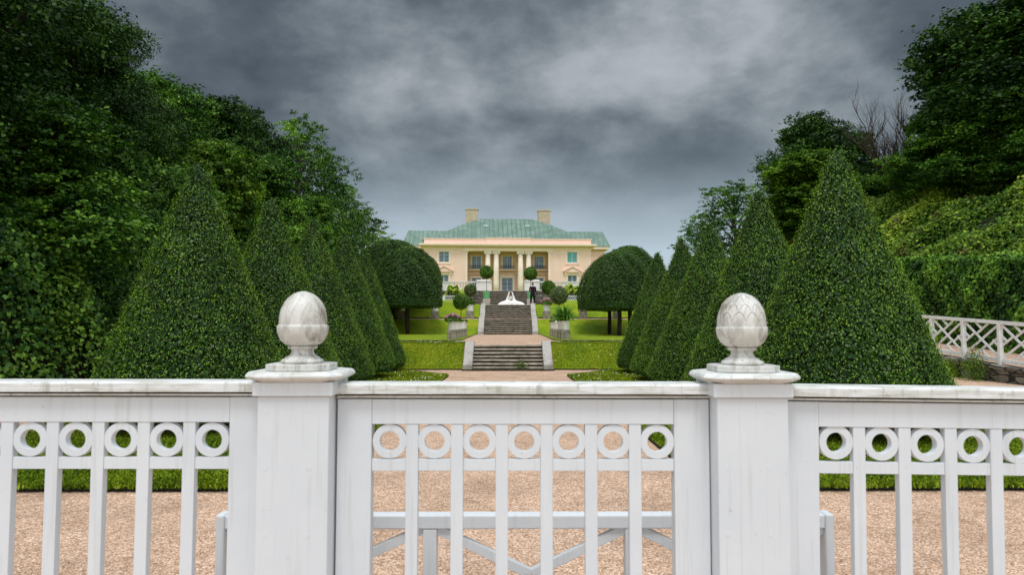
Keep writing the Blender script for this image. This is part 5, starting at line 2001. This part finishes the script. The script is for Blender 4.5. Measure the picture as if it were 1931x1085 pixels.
def groom():
    p = at(1004.5, 576, 53.2)
    x, y = p.x, 53.2
    z = H(x, y) + .012
    root = thing('person', (x, y, z), 'man in a black suit standing with his back turned beside the steps', 'person', rz=R(-8))
    root['_o'] = (0, 0, 0)
    # facing away (+y), head bowed, hands joined in front
    V = [(0, 0, .95), (0, 0, 1.15), (0, .0, 1.34), (0, .01, 1.46), (0, .03, 1.56), (0, .055, 1.65), (0, .07, 1.72),
         (.19, 0, 1.40), (.22, .09, 1.14), (.12, .24, 1.04), (.06, .31, 1.05), (-.19, 0, 1.40), (-.22, .09, 1.14), (-.12, .24, 1.04), (-.06, .31, 1.05),
         (.10, 0, .88), (.115, .01, .50), (.12, -.02, .09), (.13, .10, .045), (-.10, 0, .88), (-.115, .01, .50), (-.12, -.02, .09), (-.13, .10, .045)]
    E = [(0, 1), (1, 2), (2, 3), (3, 4), (4, 5), (5, 6), (2, 7), (7, 8), (8, 9), (9, 10), (2, 11), (11, 12), (12, 13), (13, 14), (0, 15), (15, 16), (16, 17), (17, 18), (0, 19), (19, 20), (20, 21), (21, 22)]
    Rr = [.13, .13, .14, .06, .075, .095, .06, .06, .046, .034, .028, .06, .046, .034, .028, .085, .055, .04, .035, .085, .055, .04, .035]
    skin_mesh('body', V, E, Rr, M['skin'], root, 1)
    # fingers
    for s_ in (-1, 1):
        f = MB()
        for k in range(4):
            f.tube([(s_ * .05, .325 + .004 * k, 1.075 - .018 * k), (s_ * .015, .345, 1.07 - .018 * k), (-s_ * .02, .34, 1.062 - .018 * k)], [.009, .008, .007], 6)
        f.tube([(s_ * .05, .31, 1.08), (s_ * .03, .33, 1.105), (s_ * .01, .335, 1.11)], [.011, .009, .007], 6)
        f.build('fingers', M['skin'], root, world=False)
    h = MB()
    ellipsoid(h, (0, .035, 1.70), (.085, .10, .09), rot=Matrix.Rotation(R(-14), 3, 'X'))
    h.build('hair', M['hair'], root, smooth=True, world=False)
    e = MB()
    for s_ in (-1, 1):
        ellipsoid(e, (s_ * .088, .06, 1.655), (.012, .022, .034), 8, 6)
    e.build('ears', M['skin'], root, smooth=True, world=False)
    c = MB()
    c.lathe([(.068, 1.475), (.062, 1.52), (.060, 1.535)], (0, .015), 16)
    c.build('shirt_collar', M['shirt'], root, smooth=True, world=False)
    V = [(0, 0, .92), (0, 0, 1.1), (0, 0, 1.28), (0, 0.005, 1.42), (0, .01, 1.475), (.17, 0, 1.42), (.21, .02, 1.36), (.235, .07, 1.13), (.13, .235, 1.04),
         (-.17, 0, 1.42), (-.21, .02, 1.36), (-.235, .07, 1.13), (-.13, .235, 1.04), (0, 0, .80)]
    E = [(0, 1), (1, 2), (2, 3), (3, 4), (3, 5), (5, 6), (6, 7), (7, 8), (3, 9), (9, 10), (10, 11), (11, 12), (0, 13)]
    Rr = [(.19, .14), (.175, .135), (.195, .145), (.15, .11), (.07, .06), .09, .075, .063, .05, .09, .075, .063, .05, (.20, .145)]
    skin_mesh('jacket', V, E, Rr, M['suit'], root, 2)
    for s_ in (-1, 1):
        t = MB()
        pr = [(0, .86, .105), (.0, .70, .10), (.004, .5, .082), (-.002, .28, .076), (-.015, .10, .074), (-.015, .055, .075)]
        t.tube([(s_ * (.10 + .012 * k), q[0], q[1]) for k, q in enumerate(pr)], [q[2] for q in pr], 14)
        t.build('trousers_leg', M['trouser'], root, smooth=True, world=False)
        sh = MB()
        ellipsoid(sh, (s_ * .155, .035, .045), (.05, .145, .045), 12, 8)
        sh.build('shoe', M['suit'], root, smooth=True, world=False)


def bride():
    p = at(963, 577, 49.9)
    x, y = p.x, 49.9
    z = H(x, y) + .012
    root = thing('person', (x, y, z), 'bride in a spreading white gown and veil sitting atop the middle steps', 'person')
    root['_o'] = (0, 0, 0)
    V = [(0, .02, .18), (0, .02, .40), (0, .0, .58), (0, -.01, .66), (0, -.03, .73), (0, -.045, .80), (0, -.05, .86),
         (.15, 0, .56), (.20, -.10, .36), (.06, -.26, .33), (-.15, 0, .56), (-.20, -.10, .36), (-.06, -.26, .33),
         (.10, -.05, .14), (.22, -.40, .20), (.20, -.30, .06), (-.10, -.05, .14), (-.22, -.40, .20), (-.20, -.30, .06)]
    E = [(0, 1), (1, 2), (2, 3), (3, 4), (4, 5), (5, 6), (2, 7), (7, 8), (8, 9), (2, 10), (10, 11), (11, 12), (0, 13), (13, 14), (14, 15), (0, 16), (16, 17), (17, 18)]
    Rr = [.13, .10, .11, .045, .062, .078, .05, .045, .036, .028, .045, .036, .028, .08, .06, .05, .08, .06, .05]
    skin_mesh('body', V, E, Rr, M['skin'], root, 1)
    f = MB()
    for s_ in (-1, 1):
        for k in range(4):
            f.tube([(s_ * .05, -.27, .345 - .016 * k), (s_ * .02, -.30, .342 - .016 * k), (-s_ * .01, -.30, .338 - .016 * k)], [.008, .0075, .0065], 6)
        f.tube([(s_ * .05, -.26, .355), (s_ * .03, -.285, .375)], [.010, .008], 6)
    f.build('fingers', M['skin'], root, world=False)
    fc = MB()
    ellipsoid(fc, (0, -.128, .785), (.012, .018, .022), 8, 6)
    fc.build('nose', M['skin'], root, world=False)
    fc = MB()
    for s_ in (-1, 1):
        ellipsoid(fc, (s_ * .03, -.115, .805), (.011, .008, .007), 8, 6)
    ellipsoid(fc, (0, -.118, .752), (.02, .008, .007), 8, 6)
    fc.build('face_features', M['hair'], root, world=False)
    hr = MB()
    ellipsoid(hr, (0, -.02, .845), (.085, .095, .085))
    hr.build('hair', M['hair'], root, smooth=True, world=False)
    # bodice + gown: polar height-field with folds
    g = random.Random(2)
    n, m = 96, 26
    vs, fs = [], []
    prof = [(.10, .62), (.14, .56), (.15, .48), (.18, .42), (.25, .37), (.34, .32), (.45, .28), (.57, .25), (.68, .21), (.77, .16), (.84, .10), (.89, .05), (.92, .002)]
    pz = np.interp(np.linspace(0, len(prof) - 1, m), range(len(prof)), [q[1] for q in prof])
    pr = np.interp(np.linspace(0, len(prof) - 1, m), range(len(prof)), [q[0] for q in prof])
    for j in range(m):
        for i in range(n):
            a = 2 * math.pi * i / n
            q = max(0, (pr[j] - .2) / .8)
            w = 1 + q * (.07 * math.sin(a * 9 + 1) + .05 * math.sin(a * 17) + .06 * math.sin(a * 3 + 2))
            zz = pz[j] + q * .035 * math.sin(a * 13 + pr[j] * 9) * (j < m - 1)
            yy = .62 if math.sin(a) < 0 else .75
            vs.append((pr[j] * w * math.cos(a) * (1 if q > 0 else .95), pr[j] * w * math.sin(a) * (yy + (1 - yy) * (1 - q)), max(zz, .004)))
    for j in range(m - 1):
        for i in range(n):
            fs.append((j * n + i, j * n + (i + 1) % n, (j + 1) * n + (i + 1) % n, (j + 1) * n + i))
    MB().add(vs, fs).build('gown', M['tulle'], root, smooth=True, world=False)
    # veil: open at the face, falling over the shoulders
    vs, fs = [], []
    n, m = 40, 16
    vp = [(.03, .985), (.12, .95), (.165, .88), (.19, .80), (.21, .72), (.245, .64), (.28, .56), (.305, .48), (.33, .41), (.36, .36), (.42, .31), (.50, .29)]
    for r_, z_ in vp:
        for i in range(n + 1):
            a = R(-58) + R(296) * i / n
            w = 1 + .05 * math.sin(a * 11 + z_ * 4)
            vs.append((r_ * w * math.cos(a), -.02 + r_ * w * math.sin(a) * .85 + (.03 if z_ < .7 else 0), z_))
    for j in range(len(vp) - 1):
        for i in range(n):
            fs.append((j * (n + 1) + i, j * (n + 1) + i + 1, (j + 1) * (n + 1) + i + 1, (j + 1) * (n + 1) + i))
    v = MB().add(vs, fs).build('veil', M['tulle'], root, smooth=True, world=False)
    so = v.modifiers.new('thick', 'SOLIDIFY')
    so.thickness = .006
    # bouquet
    bq = thing('bouquet', (x, y - .34, z + .36), 'small ivory bouquet held by the bride', 'bouquet')
    bq['_o'] = (0, 0, 0)
    fl = MB()
    gg = random.Random(9)
    for k in range(16):
        a, q = gg.uniform(0, 6.28), gg.uniform(0, .085)
        ellipsoid(fl, (q * math.cos(a), -.02 + gg.uniform(-.02, .02), .02 + q * math.sin(a)), (.03, .026, .028), 8, 6)
    fl.build('flowers', M['ivory'], bq, smooth=True, world=False)
    gs = np.random.default_rng(4)
    leaf_obj('leaves', gs.normal(0, .07, (90, 3)) * np.array([1, .4, 1]) + np.array([0, .02, -.02]), gs.normal(size=(90, 3)), .06, M['ball'], bq, seed=3)
    MB().tube([(0, .01, -.02), (0, .02, -.16)], [.018, .015], 7).build('stems', M['ball'], bq, world=False)


groom()
bride()
for o in bpy.data.objects:
    if '_o' in o:
        del o['_o']
